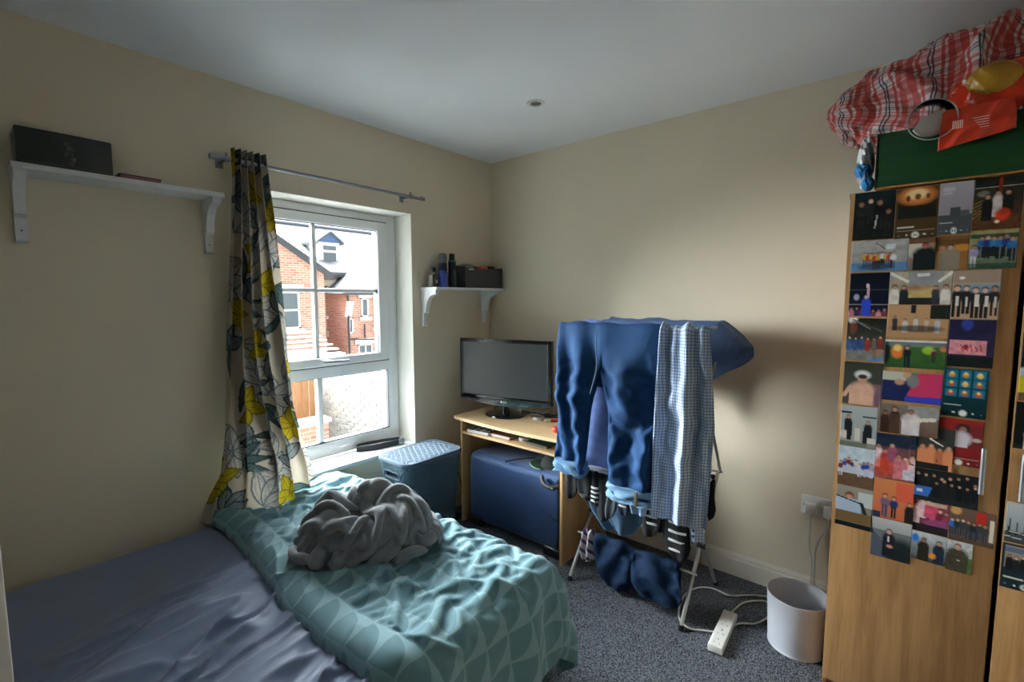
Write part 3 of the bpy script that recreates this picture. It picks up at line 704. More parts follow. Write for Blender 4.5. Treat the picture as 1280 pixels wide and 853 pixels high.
def duvet_mat():
    m = mat('teal_duvet_cotton', S(120, 158, 158), 0.75, sheen=0.2, bump=(600, 0.12, 0.0008), spec=0.25)
    N, L, p = nodes_of(m)
    uv = N.new('ShaderNodeUVMap'); sx = N.new('ShaderNodeSeparateXYZ'); L.new(uv.outputs[0], sx.inputs[0])
    T = 0.094
    def M_(op, a, b=None): return math_node(N, L, op, a, b)
    fu = M_('DIVIDE', sx.outputs[0], T); fv = M_('DIVIDE', sx.outputs[1], T)
    pu = M_('FRACT', fu); pv = M_('FRACT', fv)
    row = M_('FLOOR', fv)
    # petal: inside the tile and inside two overlapping circles -> half-leaf with one straight side
    d1 = M_('SQRT', M_('ADD', M_('MULTIPLY', pu, pu), M_('MULTIPLY', M_('SUBTRACT', pv, 0.5), M_('SUBTRACT', pv, 0.5))))
    pv1 = M_('SUBTRACT', pv, 0.0)
    quarter = M_('SQRT', M_('ADD', M_('MULTIPLY', pu, pu), M_('MULTIPLY', pv1, pv1)))
    inside = M_('LESS_THAN', quarter, 0.98)
    marg = M_('MULTIPLY', M_('GREATER_THAN', pu, 0.055), M_('GREATER_THAN', pv, 0.05))
    fac = M_('MULTIPLY', inside, marg)
    mx = N.new('ShaderNodeMix'); mx.data_type = 'RGBA'
    mx.inputs[6].default_value = S(142, 182, 192); mx.inputs[7].default_value = S(110, 152, 162)
    L.new(fac, mx.inputs[0]); L.new(mx.outputs[2], p.inputs['Base Color'])
    return m
def duvet():
    XB, YB, Y0 = 1.36, -1.285, -1.885
    HX, HY = 0.39, 0.35
    ns, nt = 340, 220
    s = np.linspace(0.03, XB+HX, ns)[None, :]+np.zeros((nt, 1)); t = np.linspace(Y0-0.03, YB+HY, nt)[:, None]+np.zeros((1, ns))
    t0 = t.copy(); s0 = s.copy()
    # wavy near edge
    edge = 0.03*np.sin(s*4.2+0.6)+0.02*fbm(s*4, s*0, 31)
    kk = 1-sstep(Y0, -1.5, t)
    t = t+edge*kk
    zt = 0.452+0.052
    a = np.maximum(s-XB, 0); b = np.maximum(t-YB, 0); d = np.sqrt(a*a+b*b)+1e-9
    r = 0.115
    ang = np.clip(d/r, 0, PI/2)
    out = r*np.sin(ang)+0.03*sstep(0.1, 0.35, d); dz = np.where(d < r*PI/2, r*(1-np.cos(ang)), r+(d-r*PI/2)*0.97)
    # hanging cloth ripples
    arc = np.where(a > b, t, s)
    hang = sstep(0.06, 0.25, d)
    out = out+hang*0.022*np.sin(arc*17+1.2)+hang*0.012*np.sin(arc*31+a*9)
    x = np.minimum(s, XB)+a/d*out; y = np.minimum(t, YB)+b/d*out
    z = zt-dz
    # near edge: rounded roll down to the mattress
    e = np.clip((t0-(Y0-0.03))/0.075, 0, 1); z = z-0.052*(1-np.sqrt(1-(1-e)**2))
    roll = np.exp(-((t0-Y0-0.06)/0.06)**2); z = z+0.005*roll
    # wrinkles
    wx = s+0.06*fbm(s*3, t*3, 41); wy = t+0.06*fbm(s*3+7, t*3+2, 42)
    th = math.radians(22); q1 = wx*math.cos(th)+wy*math.sin(th); q2 = -wx*math.sin(th)+wy*math.cos(th)
    th = math.radians(-28); p1 = wx*math.cos(th)+wy*math.sin(th); p2 = -wx*math.sin(th)+wy*math.cos(th)
    flat = 1-sstep(0.02, 0.16, d)
    wr = 0.010*ridge(q1*2.6, q2*12, 43, 2.6)+0.008*ridge(p1*3.4, p2*17, 44, 3)+0.022*fbm(s*3.3, t*3.3, 45, 3)
    z = z+wr*(0.25+0.75*flat)*sstep(0, 0.25, e+0.15)
    bulge = 0.018*fbm(s*5, t*5, 47)*hang
    x = x+a/d*bulge; y = y+b/d*bulge
    z = np.maximum(z, 0.02)
    P = np.stack([x, y, z], -1); uv = np.stack([s0, t0+2.0], -1)
    free = (1-sstep(0.12, 0.28, d))*sstep(0.03, 0.12, t0-Y0+0.03)*sstep(0.03, 0.12, s0)
    P0 = P.copy()
    def col(Q, prev): return np.clip(Q, P0-np.array([.03, .03, .010]), P0+np.array([.03, .03, .035]))
    P = relax(P, stretch_rest(P, 1.025, 1.075), free, 90, 0.0, col, ((0, 2, .7), (2, 0, .7), (0, 5, .4), (5, 0, .4), (3, 3, .3), (3, -3, .3)))
    o = mk('duvet', gridmesh('duvet', P, None, uv), duvet_mat(), None, 180)
    solid(o, 0.012, -1)
    return tag(o, 'teal duvet printed with rows of quarter-round petals spread over the bed foot', 'duvet')
duvet()

# ---- grey bathrobe in a heap
def robe_sheet():
    """a square of fleece gathered on to a mound: position-based relaxation with gravity, so the folds buckle by themselves"""
    N = 120
    g = np.linspace(-1, 1, N)
    U_, V_ = np.meshgrid(g, g)
    # square -> disc parameter
    px = U_*np.sqrt(1-V_**2/2); py = V_*np.sqrt(1-U_**2/2)
    rest = np.stack([U_*0.39, V_*0.32], -1)                      # flat cloth, metres
    rad = np.hypot(px, py); ang = np.arctan2(py, px)
    ex = 0.255*(1+0.05*np.sin(3*ang+1)); ey = 0.195*(1+0.06*np.sin(2*ang))
    def mound(x, y):
        q = np.clip(1-(x/0.235)**2-(y/0.175)**2, 0, 1)
        m = 0.135*np.sqrt(q)
        m = m+0.06*np.exp(-((x-0.035)/0.07)**2-((y-0.055)/0.05)**2)      # hood hump at the back
        m = m+0.035*np.exp(-((x+0.125)/0.028)**2-((y-0.03)/0.035)**2)       # knob
        m = m-0.06*np.exp(-((x-0.0)/0.06)**2-((y+0.045)/0.045)**2)        # hollow
        m = m+0.03*np.exp(-((x+0.11)/0.06)**2-((y+0.10)/0.045)**2)         # rolled sleeve
        m = m+0.035*np.exp(-((x-0.17)/0.06)**2-((y+0.01)/0.07)**2)
        return np.maximum(m, 0)
    sw = 1.0*(1-rad)**1.1                                        # twist the middle of the heap
    X = ex*rad**1.12*np.cos(ang+sw); Y = ey*rad**1.12*np.sin(ang+sw)
    Z = mound(X, Y)+0.03+0.06*fbm(U_*2.2+V_*1.2, V_*2.2-U_*1.2, 73, 3)
    P_ = np.stack([X, Y, Z], -1)
    edge = np.zeros((N, N), bool); edge[[0, -1], :] = True; edge[:, [0, -1]] = True
    pin = P_.copy(); pin[..., 2] = 0.004
    def col(Q, prev):
        Q[edge] = Q[edge]*0.3+pin[edge]*0.7
        mz = mound(Q[..., 0], Q[..., 1])+0.003; hit = Q[..., 2] < mz+0.004
        Q[..., 2] = np.maximum(Q[..., 2], mz); Q[hit, :2] = Q[hit, :2]*0.25+prev[hit, :2]*0.75
        Q[..., 2] -= np.maximum(Q[..., 2]-mound(Q[..., 0], Q[..., 1])-0.04, 0)*0.3     # folds lean over
        return Q
    return np.array([1.06, 1.06, 1.14])*relax(P_, lambda a, b: np.linalg.norm(rest[b]-rest[a], axis=-1), np.ones((N, N)), 160, 0.00005, col,
                 ((0, 2, .8), (2, 0, .8), (0, 4, .5), (4, 0, .5), (3, 3, .4), (3, -3, .4), (0, 8, .3), (8, 0, .3)))
o = mk('bathrobe', gridmesh('bathrobe', robe_sheet()), mat('grey_fleece', S(134, 140, 145), 0.95, sheen=0.5, var=(30, S(118, 124, 129)), bump=(420, 0.5, 0.0015), spec=0.1), None, 180)
m_ = o.modifiers.new('soften', 'SMOOTH'); m_.factor = 0.5; m_.iterations = 2
solid(o, 0.008, 0)
m_ = o.modifiers.new('round', 'SUBSURF'); m_.levels = 1; m_.render_levels = 1
o.location = (0.80, -1.575, 0.52); o.rotation_euler = (0, 0, yaw)
tag(o, 'crumpled grey fleece bathrobe heaped on the duvet', 'bathrobe')

# ================================================================ desk
dk = thing('desk', 'light maple computer desk with keyboard shelf against the back wall', 'desk', (0.6, -0.27, 0))
def d_(v): return (v[0]-0.6, v[1]+0.27, v[2])
def dbox(name, lo, hi, m, bev=0.002): bm = B(); box(bm, d_(lo), d_(hi), bev); return mk(name, bm, m, dk)
bm = B()
poly = [(0.165, -0.025), (0.165, -0.53), (0.19, -0.542)]
for k in range(13):
    t = k/12; poly.append((lerp(0.22, 0.98, t), -0.542-0.022*math.sin(PI*t)))
poly += [(1.02, -0.542), (1.035, -0.53), (1.035, -0.025)]
prism(bm, [(x-0.6, y+0.27) for x, y in poly], 2, 0.682, 0.70); mk('top', bm, M_maple, dk, 20)
dbox('side_panel', (0.19, -0.5, 0), (0.206, -0.03, 0.682), M_maplev)
dbox('side_panel', (0.972, -0.52, 0), (0.99, -0.03, 0.682), M_maplev)
dbox('keyboard_shelf', (0.206, -0.5, 0.585), (0.972, -0.06, 0.6), M_maple)
dbox('back_panel', (0.206, -0.05, 0.33), (0.972, -0.035, 0.682), M_maplev)
dbox('shelf_support', (0.565, -0.12, 0.53), (0.6, -0.05, 0.585), M_maplev)
# ---- monitor
mon = thing('monitor', 'black glossy flat screen monitor on an oval base', 'monitor', (0.41, -0.32, 0.7), math.radians(12.1))
bm = B(); lathe(bm, [(0, 0), (0.128, 0), (0.132, 0.004), (0.128, 0.009), (0.05, 0.016), (0, 0.018)], 48, Matrix.Diagonal((1.0, 0.78, 1, 1)), cap=False); mk('base', bm, M_blackgloss, mon)
bm = B(); tube(bm, [(0, 0.01, 0.012), (0, 0.012, 0.04), (0, 0.02, 0.09), (0, 0.026, 0.16)], [0.03, 0.022, 0.022, 0.03], 18); mk('neck', bm, M_blackgloss, mon)
w2, z0, z1 = 0.325, 0.075, 0.485
bm = B(); box(bm, (-w2, -0.012, z0+0.02), (w2, 0.03, z1), 0.006, 3); box(bm, (-w2*0.7, 0.03, z0+0.06), (w2*0.7, 0.055, z1-0.06), 0.012, 3)
mk('housing', bm, M_blackgloss, mon)
bm = B()
chin = [(-w2, z0+0.03)]+[(lerp(-w2, w2, k/20), z0+0.014-0.03*math.sin(PI*k/20)) for k in range(21)]+[(w2, z0+0.03)]
prism(bm, [(a, b) for a, b in chin], 1, -0.016, 0.026); mk('chin', bm, M_blackgloss, mon, 30)
bz = 0.022
bm = B()
for lo, hi in (((-w2, -0.017, z0+0.03), (-w2+bz, -0.011, z1)), ((w2-bz, -0.017, z0+0.03), (w2, -0.011, z1)), ((-w2, -0.017, z1-bz), (w2, -0.011, z1)), ((-w2, -0.017, z0+0.02), (w2, -0.011, z0+0.045))): box(bm, lo, hi, 0.002, 2)
mk('bezel', bm, M_blackgloss, mon)
bm = B(); box(bm, (-w2+bz-.002, -0.0135, z0+0.043), (w2-bz+.002, -0.0125, z1-bz+.002)); mk('screen', bm, mat('screen_off', S(58, 62, 64), 0.32, spec=0.6), mon, 0)
bm = B(); lathe(bm, [(0, 0), (0.0085, 0), (0.0085, 0.001), (0, 0.001)], 20, Matrix.Translation((-0.014, -0.0172, z0+0.012)) @ Matrix.Rotation(PI/2, 4, 'X'), cap=False); mk('logo_disc', bm, M_chrome, mon)
text_part('logo_letters', 'LG', 0.02, M_whitepl, mon, Matrix.Translation((0.010, -0.0178, z0+0.012)) @ Matrix.Rotation(PI/2, 4, 'X'))
# things on the desk
def cable(name, label, pts, r, m, n=8, cat='cable', group=None, ns=8):
    bm = B(); tube(bm, spline(pts, ns), r, n); o = mk(name, bm, m, None, 60); return tag(o, label, cat, group)
c = thing('paper_sheet', 'loose white papers lying behind the monitor base', 'paper', (0.45, -0.16, 0.7005), 0.2)
bm = B(); box(bm, (-0.13, -0.05, 0), (0.13, 0.05, 0.003)); mk('stack', bm, mat('white_paper', S(226, 226, 222), 0.8), c, 0)
bm = B(); box(bm, (-0.1, -0.055, 0.003), (0.15, 0.04, 0.0045), 0, 2, Matrix.Rotation(0.15, 4, 'Z')); mk('top_sheet', bm, MATS['white_paper'], c, 0)
cable('monitor_cable', 'black monitor cable looping behind the screen on the desk', [(0.40, -0.26, 0.8), (0.42, -0.13, 0.73), (0.34, -0.1, 0.707), (0.22, -0.16, 0.7045), (0.25, -0.24, 0.7045)], 0.004, M_black)
cable('power_lead', 'black power lead lying across the right of the desk', [(0.45, -0.2, 0.7105), (0.55, -0.17, 0.705), (0.62, -0.17, 0.7045), (0.7, -0.12, 0.7045), (0.85, -0.1, 0.7045)], 0.004, M_black)
c = thing('power_adapter', 'small black power adapter on the desk', 'adapter', (0.655, -0.19, 0.7005), 0.4)
bm = B(); box(bm, (-0.022, -0.016, 0), (0.022, 0.016, 0.022), .004); mk('body', bm, M_black, c)
bm = B(); tube(bm, spline([(0.02, 0, 0.01), (0.06, -0.005, 0.006), (0.11, 0.01, 0.0045)], 5), 0.003, 8); mk('lead', bm, M_black, c)
c = thing('white_eraser', 'small white block on the desk in front of the adapter', 'eraser', (0.64, -0.28, 0.7005), 0.25)
bm = B(); box(bm, (-0.028, -0.011, 0), (0.028, 0.011, 0.011), .003); mk('block', bm, M_whitepl, c)
bm = B(); box(bm, (0.0, -0.0115, 0.0005), (0.0285, 0.0115, 0.0113), .002); mk('sleeve', bm, mat('grey_sleeve', S(150, 154, 160), .6), c)
c = thing('red_marker', 'red marker pen with pale cap on the desk', 'pen', (0.745, -0.265, 0.7005), 0.75)
bm = B(); tube(bm, [(-0.015, 0, 0.009), (0.075, 0, 0.009)], 0.009, 12); mk('barrel', bm, mat('red_plastic', S(196, 60, 44), 0.4), c)
bm = B(); tube(bm, [(-0.045, 0, 0.009), (-0.014, 0, 0.009)], [0.007, 0.0095], 12); mk('cap', bm, mat('cream_plastic', S(226, 206, 180), 0.4), c)
c = thing('red_bottle_cap', 'round red lid lying near the desk edge', 'lid', (0.885, -0.425, 0.7005))
bm = B(); lathe(bm, [(0, 0), (0.024, 0), (0.025, 0.004), (0.024, 0.024), (0.02, 0.028), (0, 0.028)], 24, cap=False); mk('shell', bm, mat('bright_red_plastic', S(222, 62, 50), 0.35), c)
bm = B(); lathe(bm, [(0.0255, 0.006), (0.0255, 0.009)], 24, cap=False); mk('ridge', bm, MATS['bright_red_plastic'], c)
# things on the keyboard shelf
def book(name, label, loc, rz, w, d, h_, cover, page, cat='book', deco=None):
    c = thing(name, label, cat, loc, rz)
    bm = B(); box(bm, (-w/2+.002, -d/2+.001, h_*.12), (w/2-.002, d/2-.003, h_*.88)); mk('pages', bm, page, c, 0)
    bm = B(); box(bm, (-w/2, -d/2, 0), (w/2, d/2, h_*.12), .0006, 1); mk('cover', bm, cover, c)
    bm = B(); box(bm, (-w/2, -d/2, h_*.88), (w/2, d/2, h_), .0006, 1); mk('cover', bm, cover, c)
    bm = B(); box(bm, (-w/2, d/2-.003, 0), (w/2, d/2, h_), .0006, 1); mk('spine', bm, cover, c)
    return c
M_paper = mat('book_pages', S(228, 224, 212), 0.85)
c = book('patterned_book', 'white-edged book with dark geometric cover on the desk shelf', (0.33, -0.43, 0.6003), 0.1, 0.17, 0.13, 0.024, mat('slate_cover', S(54, 66, 72), .5), M_paper)
for k in range(3):
    bm = B(); box(bm, (-0.08+k*0.05, -0.063, 0.0241), (-0.07+k*0.05, 0.06, 0.0247), 0, 1, None); box(bm, (-0.083, -0.045+k*0.04, 0.0241), (0.083, -0.040+k*0.04, 0.0246)); mk('cover_line', bm, M_whitepl, c, 0)
book('brown_book', 'brown covered paperback lying on the desk shelf', (0.485, -0.41, 0.6003), 0.05, 0.17, 0.12, 0.02, mat('brown_cover', S(112, 76, 54), .6), mat('pinkish_pages', S(222, 206, 200), .85))
c = thing('tape_roll', 'clear-edged white tape roll on the desk shelf', 'tape', (0.635, -0.4, 0.6003))
bm = B(); lathe(bm, [(0.02, 0), (0.036, 0), (0.036, 0.019), (0.02, 0.019), (0.02, 0)], 28, cap=False); mk('roll', bm, mat('tape_grey', S(190, 192, 192), .3), c)
bm = B(); lathe(bm, [(0.017, 0.001), (0.02, 0.001), (0.02, 0.018), (0.017, 0.018), (0.017, 0.001)], 28, cap=False); mk('core', bm, M_whitepl, c)
book('green_notebook', 'dark green notebook lying on the desk shelf', (0.765, -0.385, 0.6003), -0.08, 0.16, 0.13, 0.013, mat('dark_green_cover', S(34, 56, 44), .55), mat('dark_pages', S(70, 84, 74), .8), 'notebook')

# ================================================================ suitcase under the desk
M_blue = mat('blue_suitcase_cloth', S(32, 74, 128), 0.6, sheen=0.3, var=(3, S(26, 62, 110)), bump=(500, 0.3, 0.001))
su = thing('suitcase', 'large blue fabric suitcase lying on its side under the desk', 'suitcase', (0.595, -0.29, 0))
bm = B(); box(bm, (-0.365, -0.19, 0.022), (0.368, 0.2, 0.475), 0.05, 5)
bmesh.ops.subdivide_edges(bm, edges=bm.edges[:], cuts=3, use_grid_fill=True)
for v_ in bm.verts:
    c3 = v_.co; n_ = float(fbm(np.array(c3.x*5), np.array(c3.z*5+c3.y*3), 71, 3)); v_.co += Vector((0, -0.008*n_, 0.010*n_ if c3.z > .3 else 0))
    if c3.z > 0.4: v_.co.z -= 0.014*max(0, 1-abs(c3.x)/0.36)
mk('shell', bm, M_blue, su, 180)
bm = B(); tube(bm, [(0.33, -0.192, 0.05), (0.352, -0.196, 0.15), (0.352, -0.196, 0.35), (0.335, -0.19, 0.45)], 0.006, 8); mk('zip', bm, M_black, su)
bm = B(); tube(bm, spline([(-0.05, -0.185, 0.468), (0.0, -0.1, 0.474), (0.06, -0.03, 0.474)], 5), 0.004, 6); mk('top_zip', bm, M_black, su)
bm = B(); tube(bm, spline([(0.24, -0.205, 0.452), (0.27, -0.232, 0.43), (0.32, -0.24, 0.42), (0.362, -0.215, 0.43)], 6), 0.013, 10, sx=1.0); mk('carry_handle', bm, M_darkgrey, su)
bm = B(); box(bm, (0.31, -0.25, 0.408), (0.345, -0.236, 0.428), .003); mk('handle_buckle', bm, M_chrome, su)
bm = B(); tube(bm, spline([(0.28, -0.19, 0.236), (0.32, -0.203, 0.228), (0.366, -0.19, 0.23)], 5), 0.004, 8); mk('side_strap', bm, M_black, su)
for xx in (-0.3, 0.3):
    bm = B(); box(bm, (xx-0.06, -0.205, 0.0), (xx+0.065, -0.1, 0.06), 0.016, 3); mk('corner_guard', bm, M_black, su)
    bm = B(); tube(bm, [(xx-0.012, 0.15, 0.022), (xx+0.012, 0.15, 0.022)], 0.022, 16); mk('wheel', bm, M_black, su)
# cap lying on the suitcase
cp_ = thing('peaked_cap', 'dark peaked cap with green brim edge on the suitcase', 'cap', (0.82, -0.36, 0.468), math.radians(200))
n = 26; rings = []
bm = B()
for k in range(8):
    a = PI/2*k/7.3; rings.append([bm.verts.new((0.075*math.cos(a)*math.cos(2*PI*i/n), 0.088*math.cos(a)*math.sin(2*PI*i/n), 0.012+0.072*math.sin(a)*(1-0.12*math.cos(2*PI*i/n)))) for i in range(n)])
ring_faces(bm, rings, True, True); mk('crown', bm, mat('cap_cloth', S(34, 40, 38), .85, bump=(400, .3, .001)), cp_, 60)
bm = B(); poly = [(0.055+0.085*math.cos(a)*1.0, 0.082*math.sin(a)) for a in np.linspace(-PI/2, PI/2, 17)]
prism(bm, poly, 2, 0.008, 0.012)
for v_ in bm.verts: v_.co.z += 0.006-1.6*v_.co.y**2
mk('brim', bm, mat('cap_brim', S(52, 84, 64), .7), cp_, 40)
bm = B(); tube(bm, [(p_[0], p_[1], 0.016-1.6*p_[1]**2) for p_ in poly], 0.003, 6); mk('brim_edge', bm, mat('pale_green_edge', S(132, 176, 140), .6), cp_)
bm = B(); bmesh.ops.create_uvsphere(bm, u_segments=10, v_segments=6, radius=0.007, matrix=Matrix.Translation((0, 0, 0.085))); mk('button', bm, mat('grey_button', S(120, 126, 126), .5), cp_)

# ================================================================ laundry hamper
def cut(o, cutter_bm):
    c = mk('cutter', cutter_bm, None, o, 0); bpy.context.view_layer.update()
    m = o.modifiers.new('cut', 'BOOLEAN'); m.operation = 'DIFFERENCE'; m.object = c; m.solver = 'EXACT'
    bpy.context.view_layer.update(); bake(o); bpy.data.objects.remove(c)
    o.data.shade_smooth(); o.data.set_sharp_from_angle(angle=math.radians(22))
M_hamp = mat('slate_blue_plastic', S(74, 92, 108), 0.75, spec=0.3)
def hamper_wall_mat():
    m = mat('knit_plastic', S(58, 80, 92), 0.5)
    N, L, p = nodes_of(m); tc = [n for n in N if n.type == 'TEX_COORD'][0]
    v = N.new('ShaderNodeTexVoronoi'); v.inputs['Scale'].default_value = 95
    mp = N.new('ShaderNodeMapping'); mp.inputs['Scale'].default_value = (1, 1, 0.7); L.new(tc.outputs['Object'], mp.inputs[0]); L.new(mp.outputs[0], v.inputs['Vector'])
    b = N.new('ShaderNodeBump'); b.inputs['Strength'].default_value = 0.9; b.inputs['Distance'].default_value = 0.006; L.new(v.outputs['Distance'], b.inputs['Height']); L.new(b.outputs[0], p.inputs['Normal'])
    return m
M_knit = hamper_wall_mat()
hp = thing('laundry_hamper', 'slate blue knit-pattern plastic laundry hamper with lid beside the sill', 'laundry basket', (0.245, -0.865, 0), math.radians(0))
def rrect(w, d, r, n=6):
    out = []
    for cx_, cy_, a0 in ((w/2-r, d/2-r, 0), (-w/2+r, d/2-r, PI/2), (-w/2+r, -d/2+r, PI), (w/2-r, -d/2+r, 3*PI/2)):
        for k in range(n+1): a = a0+PI/2*k/n; out.append((cx_+r*math.cos(a), cy_+r*math.sin(a)))
    return out
def loft(bm, secs, cap=True):
    rings = [[bm.verts.new((x, y, z)) for x, y in rrect(w, d, r)] for w, d, r, z in secs]; ring_faces(bm, rings, True, cap)
bm = B(); loft(bm, [(0.225, 0.33, 0.05, 0), (0.275, 0.405, 0.06, 0.525), (0.282, 0.412, 0.06, 0.527), (0.282, 0.412, 0.06, 0.545)]); hbody = mk('body', bm, M_knit, hp, 40)
cb = B(); box(cb, (-0.056, -0.24, 0.474), (0.056, -0.14, 0.497), 0.009, 3); cut(hbody, cb)
bm = B(); loft(bm, [(0.292, 0.424, 0.065, 0.5455), (0.298, 0.43, 0.068, 0.55), (0.298, 0.43, 0.068, 0.562), (0.286, 0.418, 0.06, 0.569), (0.262, 0.394, 0.05, 0.566)]); lid = mk('lid', bm, M_hamp, hp, 40)
for k in range(22):
    y0 = -0.185+k*0.0172
    hw = 0.122 if 2 < k < 19 else 0.095
    bm = B(); sp = [(lerp(-hw, hw, q/16), y0+0.004*math.sin(q*1.6+k*PI), 0.5665) for q in range(17)]; tube(bm, sp, 0.0036, 5); mk('lid_rib', bm, M_hamp, lid, 60)
bm = B(); tube(bm, spline([(-0.07, -0.2, 0.485), (-0.055, -0.2025, 0.503), (0.055, -0.2025, 0.503), (0.07, -0.2, 0.485), (0.055, -0.2, 0.468), (-0.055, -0.2, 0.468), (-0.07, -0.2, 0.485)], 4), 0.0035, 6); mk('handle_rim', bm, M_hamp, hp)
# small cable by the desk leg
cable('charger_cable', 'thin dark charger cable looping by the desk leg', [(0.17, -0.46, 0.02), (0.165, -0.47, 0.2), (0.15, -0.5, 0.33), (0.14, -0.55, 0.3), (0.15, -0.55, 0.15), (0.165, -0.52, 0.06), (0.17, -0.5, 0.008)], 0.0035, M_black)
c = thing('charger_plug', 'black charger plug on the carpet by the desk leg', 'plug', (0.15, -0.5, 0))
bm = B(); box(bm, (-0.02, -0.025, 0.0), (0.018, 0.02, 0.045), .005); mk('body', bm, M_black, c)
bm = B(); box(bm, (-0.006, -0.028, 0.03), (0.006, -0.024, 0.04)); mk('pin', bm, M_chrome, c)

# ================================================================ items on the sill
bl = thing('belt', 'black leather belt coiled on the window sill', 'belt', (-0.095, -0.915, WZ0), math.radians(78))
def strip(bm, pts, h_, t_):
    P_ = spline(pts, 7); L_ = []; 
    for i, p in enumerate(P_):
        tg = (P_[min(i+1, len(P_)-1)]-P_[max(i-1, 0)]); nn = Vector((-tg.y, tg.x, 0)).normalized()*t_/2
        L_.append([bm.verts.new(p+nn), bm.verts.new(p-nn), bm.verts.new(p-nn+Vector((0, 0, h_))), bm.verts.new(p+nn+Vector((0, 0, h_)))])
    ring_faces(bm, L_, True, True)
M_leather = mat('black_leather', S(40, 44, 46), 0.5, bump=(300, .3, .001))
bm = B(); strip(bm, [(0.14, 0.012, 0.0005), (0.05, 0.034, 0.0005), (-0.08, 0.034, 0.0005), (-0.135, 0.01, 0.0005), (-0.12, -0.02, 0.0005), (-0.03, -0.036, 0.0005), (0.12, -0.03, 0.0005)], 0.034, 0.004); mk('strap', bm, M_leather, bl, 50)
bm = B(); strip(bm, [(0.13, -0.004, 0.0005), (0.04, 0.018, 0.0005), (-0.07, 0.02, 0.0005), (-0.112, 0.004, 0.0005), (-0.08, -0.016, 0.0005), (0.03, -0.022, 0.0005)], 0.032, 0.004); mk('inner_coil', bm, M_leather, bl, 50)
bm = B(); strip(bm, [(0.112, -0.036, 0.0005), (0.15, -0.034, 0.0005)], 0.037, 0.005); mk('buckle', bm, M_chrome, bl)
c = thing('card', 'small pale pink and blue card lying on the window sill', 'card', (-0.05, -1.115, WZ0+0.0003), 0.5)
bm = B(); box(bm, (-0.045, -0.04, 0), (0.045, 0.04, 0.001)); mk('sheet', bm, mat('pale_blue_card', S(206, 208, 222), .5), c, 0)
bm = B(); box(bm, (-0.02, -0.028, 0.001), (0.035, 0.03, 0.0014)); mk('pink_print', bm, mat('pink_print', S(222, 190, 200), .5), c, 0)

# ================================================================ clothes airer
ORG = Vector((1.38, -0.38, 0))
ai = thing('clothes_airer', 'folding metal clothes airer loaded with washing by the desk', 'clothes airer', ORG)
M_rod = mat('airer_steel', S(176, 178, 178), 0.3, 0.7)
def arod(name, p, q, r=0.006, m=None, par=None): bm = B(); tube(bm, [Vector(p)-ORG, Vector(q)-ORG], r, 10); return mk(name, bm, m or M_rod, par or ai)
ZT, ZM = 1.305, 0.585
yF, yB = -0.60, -0.16
for x in (1.09, 1.665):
    dx = 0.012 if x > 1.3 else -0.012
    a = arod('leg', (x, yF, 0.01), (x, yB+0.01, ZM), 0.009); arod('leg', (x+dx, yB, 0.01), (x+dx, yF+0.01, ZM), 0.009)
    arod('upper_strut', (x, yF+0.01, ZM), (x, yB, ZT), 0.007); arod('upper_strut', (x+dx, yB+0.01, ZM), (x+dx, yF, ZT), 0.007)
    for yy, xx in ((yF, x), (yB, x+dx)):
        bm = B(); tube(bm, [Vector((xx, yy-0.001, 0.0))-ORG, Vector((xx, yy+0.004*(1 if yy < -.3 else -1), 0.022))-ORG], 0.012, 12); mk('foot_cap', bm, M_black, ai)
    bm = B(); tube(bm, [Vector((x-0.012, -0.382, 0.295))-ORG, Vector((x+dx+0.012, -0.382, 0.295))-ORG], 0.013, 12); mk('pivot', bm, M_darkgrey, ai)
for yy, zz in ((yF, ZT), (-0.49, ZT), (-0.38, ZT), (-0.27, ZT), (yB, ZT), (yF, ZM), (yB, ZM), (-0.38, 0.295), (-0.49, 0.21), (-0.49, ZM), (-0.27, ZM)):
    arod('rail', (1.07, yy, zz), (1.69, yy, zz), 0.0055)
for zz in (ZT, ZM):
    for x in (1.085, 1.675): arod('end_bar', (x, yF, zz), (x, yB, zz), 0.006)
arod('side_hook', (1.06, yF-0.005, ZM+0.01), (1.075, yF, ZM-0.09), 0.005)

